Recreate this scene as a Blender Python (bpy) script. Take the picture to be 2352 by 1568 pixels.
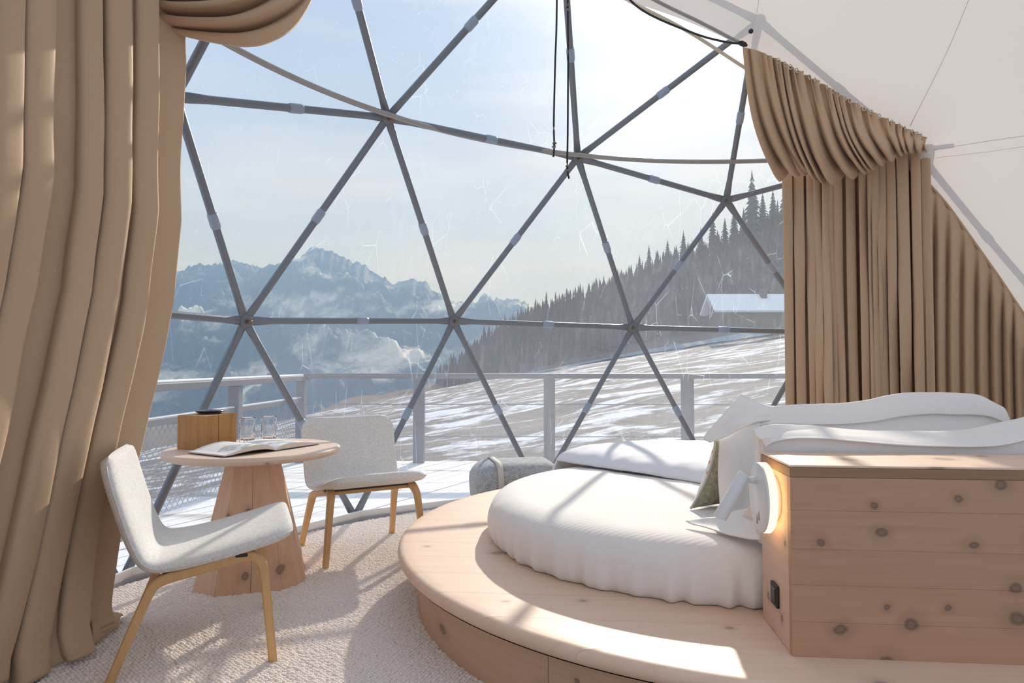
import bpy, bmesh, math, random
import numpy as np
from mathutils import Matrix, Vector, noise as mnoise

for o in list(bpy.data.objects):
    bpy.data.objects.remove(o)
SC = bpy.context.scene
COL = SC.collection
RNG = random.Random(7)
NR = np.random.RandomState(11)

# ------------------------------------------------------------------ camera
FPX, PITCH, R = 1540.14, 0.0333, 3.7            # focal length in px of a 2352 px frame, radians, dome radius in m
CH = (0.1024 + 0.1719) * R                       # camera height above the floor
cam_d = bpy.data.cameras.new('camera')
cam_d.sensor_width = 36.0
cam_d.lens = 36.0 * FPX / 2352.0
cam_d.clip_start, cam_d.clip_end = 0.05, 9000
cam = bpy.data.objects.new('camera', cam_d)
COL.objects.link(cam)
cam.location = (0, 0, CH)
cam.rotation_euler = (math.pi / 2 + PITCH, 0, 0)
SC.camera = cam

# ------------------------------------------------------------------ sky, sun, exposure
SUN_EL, SUN_X = math.radians(27.0), 0.2286       # elevation and horizontal slope x/y towards the sun
_h = 1 / math.hypot(1, SUN_X)
SUN_DIR = Vector((SUN_X * _h * math.cos(SUN_EL), _h * math.cos(SUN_EL), math.sin(SUN_EL)))
sun_d = bpy.data.lights.new('sun', 'SUN')
sun_d.energy = 3.4
sun_d.angle = math.radians(0.9)
sun_d.color = (1.0, 0.955, 0.89)
sun = bpy.data.objects.new('sun', sun_d)
COL.objects.link(sun)
sun.rotation_euler = (-SUN_DIR).to_track_quat('-Z', 'Y').to_euler()
sun.location = (20, 60, 40)

W = bpy.data.worlds.new('sky')
SC.world = W
W.use_nodes = True
wn, wl = W.node_tree.nodes, W.node_tree.links
wn.clear()


def wnode(t, **k):
    n = wn.new(t)
    for a, b in k.items():
        setattr(n, a, b)
    return n


geo = wnode('ShaderNodeTexCoord')
sep = wnode('ShaderNodeSeparateXYZ')
wl.new(geo.outputs['Generated'], sep.inputs[0])
ramp = wnode('ShaderNodeValToRGB')
wl.new(sep.outputs['Z'], ramp.inputs[0])
ramp.color_ramp.elements[0].position = 0.0
ramp.color_ramp.elements[0].color = (0.57, 0.67, 0.81, 1)
ramp.color_ramp.elements[1].position = 0.75
ramp.color_ramp.elements[1].color = (0.42, 0.55, 0.78, 1)
mp = wnode('ShaderNodeMapping')
mp.inputs['Scale'].default_value = (1.5, 1.5, 9.0)
mp.inputs['Rotation'].default_value = (0.12, -0.2, 0.3)
wl.new(geo.outputs['Generated'], mp.inputs[0])
cl = wnode('ShaderNodeTexNoise')
cl.inputs['Scale'].default_value = 1.3
cl.inputs['Detail'].default_value = 6
cl.inputs['Roughness'].default_value = 0.5
wl.new(mp.outputs[0], cl.inputs['Vector'])
clr = wnode('ShaderNodeValToRGB')
clr.color_ramp.elements[0].position = 0.36
clr.color_ramp.elements[1].position = 0.66
wl.new(cl.outputs['Fac'], clr.inputs[0])
mixc = wnode('ShaderNodeMix', data_type='RGBA')
mixc.inputs['B'].default_value = (0.74, 0.78, 0.84, 1)
wl.new(clr.outputs[0], mixc.inputs['Factor'])
wl.new(ramp.outputs[0], mixc.inputs['A'])
# thin cloud glowing round the sun
dot = wnode('ShaderNodeVectorMath', operation='DOT_PRODUCT')
nrm = wnode('ShaderNodeVectorMath', operation='NORMALIZE')
wl.new(geo.outputs['Generated'], nrm.inputs[0])
wl.new(nrm.outputs[0], dot.inputs[0])
dot.inputs[1].default_value = SUN_DIR
pw = wnode('ShaderNodeMath', operation='POWER')
pw.use_clamp = True
pw.inputs[1].default_value = 60
wl.new(dot.outputs['Value'], pw.inputs[0])
pw2 = wnode('ShaderNodeMath', operation='MULTIPLY')
pw2.inputs[1].default_value = 0.55
wl.new(pw.outputs[0], pw2.inputs[0])
glow = wnode('ShaderNodeMix', data_type='RGBA', blend_type='ADD')
glow.inputs['B'].default_value = (1.0, 0.97, 0.92, 1)
wl.new(pw2.outputs[0], glow.inputs['Factor'])
wl.new(mixc.outputs['Result'], glow.inputs['A'])
bg = wnode('ShaderNodeBackground')
bg.inputs['Strength'].default_value = 0.73
wl.new(glow.outputs['Result'], bg.inputs[0])
wo = wnode('ShaderNodeOutputWorld')
wl.new(bg.outputs[0], wo.inputs[0])

SC.view_settings.view_transform = 'Standard'
SC.view_settings.look = 'None'
SC.view_settings.exposure = 0.52
SC.view_settings.gamma = 1.0
SC.view_settings.use_curve_mapping = False
SC.cycles.transparent_max_bounces = 24
SC.cycles.max_bounces = 8
SC.cycles.adaptive_threshold = 0.05

# ------------------------------------------------------------------ geometry of the view (measuring helpers)
_cp, _sp = math.cos(PITCH), math.sin(PITCH)
AF, AU = np.array([0, _cp, _sp]), np.array([0, -_sp, _cp])
CP = np.array([0, 0, CH])


def ray(px, py):
    return AF + np.array([1., 0, 0]) * (px - 1176) / FPX + AU * (784 - py) / FPX


def onz(px, py, z):
    d = ray(px, py)
    return CP + d * ((z - CH) / d[2])


def ony(px, py, y):
    d = ray(px, py)
    return CP + d * (y / d[1])


def pr(X):
    d = np.asarray(X, float) - CP
    zz = d @ AF
    return 1176 + FPX * d[0] / zz, 784 - FPX * (d @ AU) / zz


YAW = -0.5622
_fw = np.array([-math.sin(YAW), math.cos(YAW)])
_rt = np.array([math.cos(YAW), math.sin(YAW)])


def dome(v, k=1.0):
    v = np.asarray(v, float) * R * k
    c = np.array([0.6161, 0.2250]) * R
    return np.array([(v[0] + c[0]) * _rt[0] + (v[1] + c[1]) * _rt[1], (v[0] + c[0]) * _fw[0] + (v[1] + c[1]) * _fw[1], v[2] + 0.1719 * R])


CEN = dome((0, 0, 0))                            # centre of the dome sphere
ARN = np.array([-0.375, 0.927, -0.29])           # plane of the arch where lining and clear film meet
ARC = 1.59


def sph(px, py, k=0.97):
    d = ray(px, py)
    o = CP - CEN
    a, b, c = d @ d, 2 * o @ d, o @ o - (k * R) ** 2
    return CP + d * ((-b + math.sqrt(b * b - 4 * a * c)) / 2 / a)


def ringp(az, r, z):
    return np.array([CEN[0] + r * math.cos(math.radians(az)), CEN[1] + r * math.sin(math.radians(az)), z])


# ------------------------------------------------------------------ materials
MATS = {}


class NT:
    def __init__(s, name):
        s.m = bpy.data.materials.new(name)
        s.m.use_nodes = True
        s.t = s.m.node_tree
        s.t.nodes.clear()
        s.out = s.n('ShaderNodeOutputMaterial')
        MATS[name] = s.m

    def n(s, ty, ins=None, **k):
        q = s.t.nodes.new(ty)
        for a, b in k.items():
            setattr(q, a, b)
        for a, b in (ins or {}).items():
            s.set(q.inputs[a], b)
        return q

    def set(s, sock, v):
        if hasattr(v, 'is_linked') or isinstance(v, bpy.types.NodeSocket):
            s.t.links.new(v, sock)
        else:
            sock.default_value = v

    def coords(s, scale=(1, 1, 1), rot=(0, 0, 0), loc=(0, 0, 0), src='Object'):
        tc = s.n('ShaderNodeTexCoord')
        m = s.n('ShaderNodeMapping', {'Scale': scale, 'Rotation': rot, 'Location': loc, 'Vector': tc.outputs[src]})
        return m.outputs[0]

    def noise(s, vec, scale, detail=3, rough=.5, dist=0):
        return s.n('ShaderNodeTexNoise', {'Vector': vec, 'Scale': scale, 'Detail': detail, 'Roughness': rough, 'Distortion': dist}).outputs['Fac']

    def ramp(s, fac, stops):
        r = s.n('ShaderNodeValToRGB', {'Fac': fac})
        e = r.color_ramp.elements
        while len(e) < len(stops):
            e.new(0.5)
        for q, (p, c) in zip(e, stops):
            q.position = p
            q.color = (c, c, c, 1) if isinstance(c, (int, float)) else (*c, 1)
        return r.outputs[0]

    def mix(s, f, a, b, bt='MIX'):
        return s.n('ShaderNodeMix', {'Factor': f, 'A': a, 'B': b}, data_type='RGBA', blend_type=bt).outputs['Result'] if False else s._mix(f, a, b, bt)

    def _mix(s, f, a, b, bt):
        q = s.n('ShaderNodeMix', data_type='RGBA', blend_type=bt)
        c4 = lambda v: (*v, 1) if isinstance(v, tuple) and len(v) == 3 else v
        s.set(q.inputs[0], f)
        s.set(q.inputs[6], c4(a))
        s.set(q.inputs[7], c4(b))
        return q.outputs[2]

    def math(s, op, a, b=0.0, clamp=False):
        q = s.n('ShaderNodeMath', operation=op, use_clamp=clamp)
        s.set(q.inputs[0], a)
        s.set(q.inputs[1], b)
        return q.outputs[0]

    def bump(s, h, strength=.3, dist=.01):
        return s.n('ShaderNodeBump', {'Height': h, 'Strength': strength, 'Distance': dist}).outputs[0]

    def pbr(s, col, rough=.6, metal=0, bump=None, **k):
        p = s.n('ShaderNodeBsdfPrincipled')
        s.set(p.inputs['Base Color'], (*col, 1) if isinstance(col, tuple) and len(col) == 3 else col)
        s.set(p.inputs['Roughness'], rough)
        p.inputs['Metallic'].default_value = metal
        if bump is not None:
            s.t.links.new(bump, p.inputs['Normal'])
        for a, b in k.items():
            s.set(p.inputs[a.replace('_', ' ')], b)
        s.t.links.new(p.outputs[0], s.out.inputs[0])
        return p


def plain(name, col, rough=.6, metal=0, **k):
    t = NT(name)
    v = t.noise(t.coords((14, 14, 14)), 1.0, 3)
    c = t.mix(.18, col, t.mix(v, tuple(x * .6 for x in col), tuple(min(1, x * 1.3) for x in col)))
    t.pbr(c, rough, metal, **k)
    return t.m


def wood(name, base, dark, grain, knots, kscale=3.0, ksize=.085, kchance=.5, tint=.25, rough=.5, kcol=(.085, .07, .06)):
    """grain: scale of the stretched grain noise, knots: scale of the flattened knot pattern (0 along the face normal)"""
    t = NT(name)
    g = t.noise(t.coords(grain), 1.0, 5, .6, .6)
    g2 = t.noise(t.coords(tuple(x * .25 for x in grain)), 1.0, 2)
    c = t.mix(t.ramp(g, [(.3, 0.), (.72, 1.)]), base, dark)
    c = t.mix(tint, c, t.mix(g2, tuple(x * .72 for x in base), tuple(min(1, x * 1.12) for x in base)))
    ax = [i for i in range(3) if knots[i]][:2] if 0 in knots else [0, 2]
    xyz = t.n('ShaderNodeSeparateXYZ', {0: t.coords(knots)})
    vv = t.n('ShaderNodeCombineXYZ', {0: xyz.outputs[ax[0]], 1: xyz.outputs[ax[1]]}).outputs[0]
    warp = t.n('ShaderNodeVectorMath', operation='ADD')
    nn = t.n('ShaderNodeTexNoise', {'Vector': vv, 'Scale': 22.0, 'Detail': 3.0})
    sc = t.n('ShaderNodeVectorMath', operation='SCALE')
    t.set(sc.inputs[0], nn.outputs['Color'])
    sc.inputs['Scale'].default_value = .018
    t.set(warp.inputs[0], vv)
    t.set(warp.inputs[1], sc.outputs[0])
    vo = t.n('ShaderNodeTexVoronoi', {'Vector': warp.outputs[0], 'Scale': kscale, 'Randomness': 1.0}, voronoi_dimensions='2D')
    sepc = t.n('ShaderNodeSeparateColor', {'Color': vo.outputs['Color']})
    sel = t.math('GREATER_THAN', sepc.outputs[0], 1 - kchance)
    size = t.math('MULTIPLY', t.math('ADD', t.math('MULTIPLY', sepc.outputs[1], .75), .35), ksize)
    d = t.math('DIVIDE', vo.outputs['Distance'], size)
    core = t.ramp(d, [(.0, .75), (.35, .55), (.5, .95), (.72, .75), (1.0, 0.)])
    c = t.mix(t.math('MULTIPLY', core, sel), c, kcol)
    halo = t.math('MULTIPLY', t.ramp(t.math('DIVIDE', d, 2.6), [(.2, .45), (1.0, 0.)]), sel)
    c = t.mix(halo, c, tuple(x * .62 for x in dark))
    t.pbr(c, rough, 0, t.bump(g, .12, .004))
    return t.m


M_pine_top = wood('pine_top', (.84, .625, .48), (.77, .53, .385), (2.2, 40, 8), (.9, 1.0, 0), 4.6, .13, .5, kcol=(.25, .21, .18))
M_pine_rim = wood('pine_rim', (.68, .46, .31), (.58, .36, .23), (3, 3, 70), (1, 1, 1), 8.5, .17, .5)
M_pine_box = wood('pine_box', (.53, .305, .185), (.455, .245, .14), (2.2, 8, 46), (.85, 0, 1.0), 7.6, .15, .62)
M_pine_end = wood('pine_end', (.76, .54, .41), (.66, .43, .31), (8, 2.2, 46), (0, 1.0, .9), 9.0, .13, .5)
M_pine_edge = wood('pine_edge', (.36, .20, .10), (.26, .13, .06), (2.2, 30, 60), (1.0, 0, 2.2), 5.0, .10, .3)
M_pine_ped = wood('pine_pedestal', (.72, .46, .30), (.60, .34, .20), (34, 34, 2.5), (1.0, 1.0, .8), 8.0, .19, .6)
M_pine_tab = wood('pine_table', (.76, .59, .47), (.68, .48, .36), (2.2, 38, 30), (1.0, 1.0, 1.6), 9.0, .11, .4, kcol=(.2, .15, .12))
M_oak = wood('bent_oak', (.62, .38, .17), (.52, .29, .11), (40, 40, 5), (1, 1, .4), 2.0, .01, .02, .3, .45)
M_block = wood('rustic_block', (.56, .28, .09), (.15, .06, .016), (26, 26, 2.2), (1, 1, .8), 12.0, .14, .4, .5, .6)
M_greywood = wood('weathered_wood', (.17, .155, .16), (.12, .11, .115), (2, 20, 20), (1, 1, 1), 3.0, .05, .2)


def curtain_mat():
    t = NT('taupe_curtain')
    v = t.noise(t.coords((420, 420, 420)), 1.0, 2)
    w = t.noise(t.coords((2.5, 2.5, 1.0)), 1.0, 3)
    c = t.mix(v, (.48, .32, .20), (.60, .42, .275))
    c = t.mix(t.math('MULTIPLY', w, .3), c, (.43, .28, .17))
    p = t.pbr(c, .75, 0, t.bump(v, .15, .001), Sheen_Weight=.22, Sheen_Roughness=.4)
    p.inputs['Sheen Tint'].default_value = (1, .9, .8, 1)
    return t.m


M_curtain = curtain_mat()


def sheet_mat(name, col, stripes=False):
    t = NT(name)
    n1 = t.noise(t.coords((9, 9, 9)), 1.0, 5, .55)
    h = n1
    if stripes:
        wv = t.n('ShaderNodeTexWave', {'Vector': t.coords((1, 1, 0), (0, 0, -.30)), 'Scale': 16.0, 'Distortion': .25, 'Detail': 0}, bands_direction='Y')
        h = t.math('ADD', t.math('MULTIPLY', wv.outputs['Fac'], .22), n1)
    c = t.mix(n1, tuple(x * .97 for x in col), col)
    t.pbr(c, .8, 0, t.bump(h, .25, .006), Sheen_Weight=.08)
    return t.m


M_sheet = sheet_mat('white_sheet', (.86, .815, .775), True)
M_pillow = sheet_mat('white_pillowcase', (.87, .83, .80))
M_duvet = sheet_mat('cool_white_duvet', (.79, .80, .83))


def felt(name, a, b, sc=260):
    t = NT(name)
    v = t.noise(t.coords((sc, sc, sc)), 1.0, 3, .7)
    v2 = t.noise(t.coords((sc * .22,) * 3), 1.0, 3, .6)
    f = t.ramp(t.math('ADD', t.math('MULTIPLY', v, .65), t.math('MULTIPLY', v2, .35)), [(.36, 0.), (.60, 1.)])
    t.pbr(t.mix(f, a, b), .95, 0, t.bump(v, .3, .002), Sheen_Weight=.12)
    return t.m


M_felt = felt('melange_grey_wool', (.56, .54, .51), (.80, .79, .77), 420)
M_felt2 = felt('grey_felt', (.20, .21, .22), (.48, .49, .50), 150)
M_olive = felt('olive_tweed', (.20, .18, .11), (.42, .39, .28), 220)
M_strap = plain('pale_strap', (.55, .53, .48), .8)


def coral_mat():
    t = NT('coral_print')
    vo = t.n('ShaderNodeTexVoronoi', {'Vector': t.coords((1, 1, 1.8)), 'Scale': 26.0})
    f = t.ramp(vo.outputs['Distance'], [(.28, 1.), (.40, 0.)])
    t.pbr(t.mix(f, (.86, .82, .76), (.85, .33, .17)), .9)
    return t.m


M_coral = coral_mat()
M_white = plain('white_lacquer', (.80, .80, .80), .35)
M_black = plain('matt_black', (.02, .02, .022), .5)
M_blackdisc = plain('black_disc', (.016, .017, .02), .22)
M_cord = plain('black_cord', (.025, .024, .022), .7)
M_knot = plain('taupe_knot', (.25, .21, .17), .8)
M_steel = plain('galvanised_steel', (.20, .22, .25), .42, .4)
M_rail = plain('grey_rail_tube', (.36, .345, .33), .4, .4)
M_kerb = plain('pale_kerb', (.50, .52, .56), .4)
M_tape = plain('blue_grey_tape', (.30, .36, .46), .3)
M_bolt = plain('brown_bolt', (.22, .16, .11), .4, .5)
M_brass = plain('pale_ring', (.70, .66, .58), .35, .4)
M_bronze = plain('bronze_mark', (.33, .27, .19), .5)
M_lead = plain('book_cover', (.10, .095, .095), .5)


def emis(name, col, s):
    t = NT(name)
    e = t.n('ShaderNodeEmission', {'Color': (*col, 1), 'Strength': s})
    t.t.links.new(e.outputs[0], t.out.inputs[0])
    return t.m


M_glow = emis('lamp_diffuser', (1.0, .66, .30), 2.1)


def lining_mat():
    t = NT('white_lining')
    n = t.noise(t.coords((1.3, 1.3, 1.3)), 1.0, 4)
    col = t.mix(n, (.80, .775, .76), (.84, .815, .80))
    b = t.bump(t.noise(t.coords((.9, .9, 2.2)), 1.0, 3), .25, .05)
    d = t.n('ShaderNodeBsdfDiffuse', {'Color': col, 'Normal': b})
    tr = t.n('ShaderNodeBsdfTranslucent', {'Color': (.88, .83, .79, 1)})
    m = t.n('ShaderNodeMixShader', {0: .20, 1: d.outputs[0], 2: tr.outputs[0]})
    t.t.links.new(m.outputs[0], t.out.inputs[0])
    return t.m


M_lining = lining_mat()
M_seam = plain('lining_seam', (.74, .71, .69), .8)


def film_mat():
    t = NT('clear_film')
    # grime: vertical rain marks, specks and scratches in the clear plastic
    st = t.noise(t.coords((26, 26, 1.6), src='Object'), 1.0, 4, .6)
    st = t.ramp(st, [(.50, 0.), (.78, 1.)])
    cl_ = t.noise(t.coords((1.2, 1.2, 1.2)), 1.0, 4)
    cl_ = t.ramp(cl_, [(.35, 0.), (.75, 1.)])
    vo = t.n('ShaderNodeTexVoronoi', {'Vector': t.coords((1, 1, 1)), 'Scale': 17.0})
    sp = t.ramp(vo.outputs['Distance'], [(.035, 1.), (.07, 0.)])
    scr = t.n('ShaderNodeTexVoronoi', {'Vector': t.coords((5, 5, 1.2), (.5, .3, .8)), 'Scale': 1.6}, feature='DISTANCE_TO_EDGE')
    sc_ = t.math('MULTIPLY', t.ramp(scr.outputs['Distance'], [(.0, 1.), (.012, 0.)]), t.ramp(t.noise(t.coords((3, 3, 3)), 1.0), [(.55, 0.), (.62, 1.)]))
    f = t.math('ADD', .11, t.math('MULTIPLY', st, t.math('MULTIPLY', cl_, .10)))
    f = t.math('ADD', f, t.math('MULTIPLY', cl_, .045))
    f = t.math('ADD', f, t.math('MULTIPLY', sp, .28))
    f = t.math('ADD', f, t.math('MULTIPLY', sc_, .34), True)
    tr = t.n('ShaderNodeBsdfTransparent', {'Color': (.95, .965, .985, 1)})
    tl = t.n('ShaderNodeBsdfTranslucent', {'Color': (.78, .87, 1.0, 1)})
    m = t.n('ShaderNodeMixShader', {0: f, 1: tr.outputs[0], 2: tl.outputs[0]})
    gl = t.n('ShaderNodeBsdfGlossy', {'Color': (.9, .93, 1, 1), 'Roughness': .08})
    lw = t.n('ShaderNodeLayerWeight', {'Blend': .5})
    m2 = t.n('ShaderNodeMixShader', {0: t.math('ADD', t.math('MULTIPLY', t.math('POWER', lw.outputs['Facing'], 5.0), .35), .015), 1: m.outputs[0], 2: gl.outputs[0]})
    t.t.links.new(m2.outputs[0], t.out.inputs[0])
    return t.m


M_film = film_mat()


def glass_mat():
    t = NT('cut_glass')
    p = t.pbr((.97, .98, 1.0), .02, 0)
    p.inputs['Transmission Weight'].default_value = 1.0
    p.inputs['IOR'].default_value = 1.45
    return t.m


M_glass = glass_mat()


def carpet_mat():
    t = NT('cream_wool_carpet')
    v = t.noise(t.coords((70, 70, 70)), 1.0, 3)
    w = t.noise(t.coords((2, 2, 2)), 1.0, 3)
    c = t.mix(v, (.84, .74, .67), (.93, .86, .80))
    c = t.mix(t.math('MULTIPLY', w, .35), c, (.84, .75, .69))
    t.pbr(c, .95, 0, t.bump(t.noise(t.coords((300, 300, 300)), 1.0, 2), .3, .002))
    return t.m


M_carpet = carpet_mat()
M_backing = plain('carpet_backing', (.42, .36, .32), .95)


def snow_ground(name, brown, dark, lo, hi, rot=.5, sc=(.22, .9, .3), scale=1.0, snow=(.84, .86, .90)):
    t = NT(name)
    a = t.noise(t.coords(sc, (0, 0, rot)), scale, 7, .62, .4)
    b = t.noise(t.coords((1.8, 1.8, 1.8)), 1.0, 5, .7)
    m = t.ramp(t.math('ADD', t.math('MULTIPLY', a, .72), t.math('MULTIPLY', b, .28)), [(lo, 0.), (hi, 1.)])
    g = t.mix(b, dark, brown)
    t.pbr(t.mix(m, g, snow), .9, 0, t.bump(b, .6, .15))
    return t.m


M_slope = snow_ground('snow_and_dry_grass', (.17, .135, .115), (.07, .058, .052), .50, .57, -.6, (.30, .8, .3), 1.0, (.66, .68, .74))
M_hill = snow_ground('forest_floor', (.16, .115, .10), (.07, .055, .055), .60, .78, .2)
M_mount = snow_ground('haze_tinted_rock', (.05, .085, .165), (.015, .032, .085), .53, .60, .9, (.0045, .0045, .011), 1.0, (.80, .84, .90))  # blue of the distant haze is painted into the rock colours
M_snow = plain('packed_snow', (.83, .84, .86), .85)


def deck_mat():
    t = NT('snowy_deck')
    a = t.noise(t.coords((.6, 5, 1)), 1.0, 5, .6)
    t.pbr(t.mix(t.ramp(a, [(.34, 0.), (.46, 1.)]), (.52, .48, .45), (.83, .83, .84)), .85)
    return t.m


M_deck = deck_mat()
M_spruce = plain('spruce_needles', (.06, .075, .08), .9)
M_larch = plain('bare_larch', (.10, .078, .078), .95)
M_hutwall = plain('hut_timber', (.10, .075, .06), .9)


def page_mat():
    t = NT('printed_pages')
    v = t.n('ShaderNodeTexCoord').outputs['Generated']
    s = t.n('ShaderNodeSeparateXYZ', {0: v})
    # one grey picture block on the sheet, the rest blank paper
    x0 = t.math('GREATER_THAN', s.outputs[0], .42)
    x1 = t.math('LESS_THAN', s.outputs[0], .78)
    y0 = t.math('GREATER_THAN', s.outputs[1], .20)
    y1 = t.math('LESS_THAN', s.outputs[1], .46)
    f = t.math('MULTIPLY', t.math('MULTIPLY', x0, x1), t.math('MULTIPLY', y0, y1))
    n = t.noise(t.coords((40, 40, 40)), 1.0, 4)
    t.pbr(t.mix(t.math('MULTIPLY', f, t.ramp(n, [(.4, .25), (.6, .9)])), (.80, .79, .78), (.33, .36, .36)), .6)
    return t.m


M_page = page_mat()
M_paper = plain('page_edges', (.74, .66, .58), .9)

# ------------------------------------------------------------------ mesh helpers
PARENT_M = {}


def empty(name, loc=(0, 0, 0), rotz=0):
    o = bpy.data.objects.new(name, None)
    o.empty_display_size = .1
    COL.objects.link(o)
    o.location = loc
    o.rotation_euler = (0, 0, rotz)
    PARENT_M[o] = Matrix.Translation(Vector(loc)) @ Matrix.Rotation(rotz, 4, 'Z')
    return o


def tag(o, label=None, cat=None, group=None, kind=None):
    if label:
        o['label'] = label
    if cat:
        o['category'] = cat
    if group:
        o['group'] = group
    if kind:
        o['kind'] = kind
    return o


def mesh(name, v, f, mat, parent=None, smooth=False, world=True):
    me = bpy.data.meshes.new(name)
    v = np.asarray(v, float)
    if isinstance(f, np.ndarray):
        nf, k = f.shape
        me.vertices.add(len(v))
        me.vertices.foreach_set('co', v.ravel())
        me.loops.add(nf * k)
        me.loops.foreach_set('vertex_index', f.ravel().astype(np.int32))
        me.polygons.add(nf)
        me.polygons.foreach_set('loop_start', np.arange(0, nf * k, k, dtype=np.int32))
        me.update(calc_edges=True)
        me.validate()
    else:
        me.from_pydata([tuple(p) for p in v], [], [tuple(q) for q in f])
        me.update()
    if smooth:
        me.polygons.foreach_set('use_smooth', [True] * len(me.polygons))
    me.materials.append(mat)
    return link(name, me, parent, world)


def link(name, me, parent=None, world=True):
    o = bpy.data.objects.new(name, me)
    COL.objects.link(o)
    if parent is not None:
        o.parent = parent
        if world and parent in PARENT_M:
            o.matrix_parent_inverse = PARENT_M[parent].inverted()
    return o


def bmobj(name, bm, mat, parent=None, smooth=False, world=True):
    me = bpy.data.meshes.new(name)
    bmesh.ops.recalc_face_normals(bm, faces=bm.faces)
    bm.to_mesh(me)
    bm.free()
    if smooth:
        me.polygons.foreach_set('use_smooth', [True] * len(me.polygons))
    me.materials.append(mat)
    return link(name, me, parent, world)


def smooth_angle(o, a=40):
    m = o.modifiers.new('n', 'EDGE_SPLIT')
    m.split_angle = math.radians(a)
    return o


def box_bm(size, bev=0.0, seg=2, M=None):
    bm = bmesh.new()
    bmesh.ops.create_cube(bm, size=1)
    bmesh.ops.scale(bm, vec=Vector(size), verts=bm.verts)
    if bev:
        bmesh.ops.bevel(bm, geom=list(bm.edges), offset=bev, segments=seg, affect='EDGES', profile=.5)
    if M is not None:
        bmesh.ops.transform(bm, matrix=M, verts=bm.verts)
    return bm


def boxo(name, center, size, mat, parent=None, bev=0.0, rotz=0, seg=2, world=True):
    M = Matrix.Translation(Vector(center)) @ Matrix.Rotation(rotz, 4, 'Z')
    return bmobj(name, box_bm(size, bev, seg, M), mat, parent, False, world)


def frames(P):
    P = np.asarray(P, float)
    T = np.gradient(P, axis=0)
    T /= np.linalg.norm(T, axis=1)[:, None] + 1e-12
    return T


def tube(P, r, n=8, up=(0, 0, 1), caps=True):
    """round tube along points; r number or per-point"""
    P = np.asarray(P, float)
    T = frames(P)
    rr = np.full(len(P), r) if np.isscalar(r) else np.asarray(r, float)
    up = np.asarray(up, float)
    A = np.cross(T, up)
    bad = np.linalg.norm(A, axis=1) < 1e-3
    A[bad] = np.cross(T[bad], np.array([1., .2, 0]))
    A /= np.linalg.norm(A, axis=1)[:, None]
    B = np.cross(T, A)
    v = []
    for i in range(len(P)):
        for k in range(n):
            a = 2 * math.pi * k / n
            v.append(P[i] + rr[i] * (math.cos(a) * A[i] + math.sin(a) * B[i]))
    f = []
    for i in range(len(P) - 1):
        for k in range(n):
            f.append((i * n + k, i * n + (k + 1) % n, (i + 1) * n + (k + 1) % n, (i + 1) * n + k))
    if caps:
        f.append(tuple(range(n - 1, -1, -1)))
        f.append(tuple((len(P) - 1) * n + k for k in range(n)))
    return v, f


def strip(P, lat, w, h):
    """rectangular bar swept along points P; lat is the constant sideways direction, w/h per point half sizes"""
    P = np.asarray(P, float)
    T = frames(P)
    lat = np.asarray(lat, float)
    v, f = [], []
    for i in range(len(P)):
        N = np.cross(T[i], lat)
        N /= np.linalg.norm(N)
        for a, b in ((-1, -.7), (-.7, -1), (.7, -1), (1, -.7), (1, .7), (.7, 1), (-.7, 1), (-1, .7)):
            v.append(P[i] + lat * w[i] * a + N * h[i] * b)
    n = 8
    for i in range(len(P) - 1):
        for k in range(n):
            f.append((i * n + k, i * n + (k + 1) % n, (i + 1) * n + (k + 1) % n, (i + 1) * n + k))
    f.append(tuple(range(n - 1, -1, -1)))
    f.append(tuple((len(P) - 1) * n + k for k in range(n)))
    return v, f


def grid_faces(nu, nv, wrap=False):
    f = []
    for i in range(nu if wrap else nu - 1):
        for j in range(nv - 1):
            a, b = i * nv + j, ((i + 1) % nu) * nv + j
            f.append((a, b, b + 1, a + 1))
    return np.array(f)


def lathe(prof, n=64, center=(0, 0, 0), wob=None):
    prof = np.asarray(prof, float)
    v = []
    for i in range(n):
        a = 2 * math.pi * i / n
        for (r, z) in prof:
            v.append((center[0] + r * math.cos(a), center[1] + r * math.sin(a), center[2] + z))
    return v, grid_faces(n, len(prof), True)


def lerp(a, b, t):
    return np.asarray(a, float) * (1 - t) + np.asarray(b, float) * t


def poly(t, T, V):
    """piecewise linear interpolation of vectors V at knots T, smoothed"""
    V = np.asarray(V, float)
    T = np.asarray(T, float)
    return np.array([np.interp(t, T, V[:, k]) for k in range(V.shape[1])])


def crom(pts, n):
    """Catmull-Rom through points"""
    P = np.asarray(pts, float)
    P = np.vstack([2 * P[0] - P[1], P, 2 * P[-1] - P[-2]])
    out = []
    m = len(P) - 3
    for q in np.linspace(0, m - 1e-9, n):
        i = int(q)
        t = q - i
        a, b, c, d = P[i:i + 4]
        out.append(.5 * ((2 * b) + (-a + c) * t + (2 * a - 5 * b + 4 * c - d) * t * t + (-a + 3 * b - 3 * c + d) * t ** 3))
    return np.array(out)


def fbm(x, y, z=0.0, oct=5, s=1.0):
    return mnoise.fractal(Vector((x * s, y * s, z * s)), 1.0, 2.0, oct)

# ------------------------------------------------------------------ floor and carpet
PC, PR_, PZ = np.array([1.03, 3.10]), 1.531, .25          # bed platform: centre, radius, height
MC, MR, MZ = np.array([.86, 3.06]), .98, .455              # mattress: left centre, radius, top height
MLEN = .44                                                # straight run of the mattress to the right
FR = 3.50                                                 # carpet radius
floor = tag(mesh('floor', *lathe([(0, -.012), (FR, -.012), (FR, -.10), (0, -.10)], 96, (CEN[0], CEN[1], 0)), M_backing), 'cream looped wool carpet floor of the dome', kind='structure')


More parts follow.
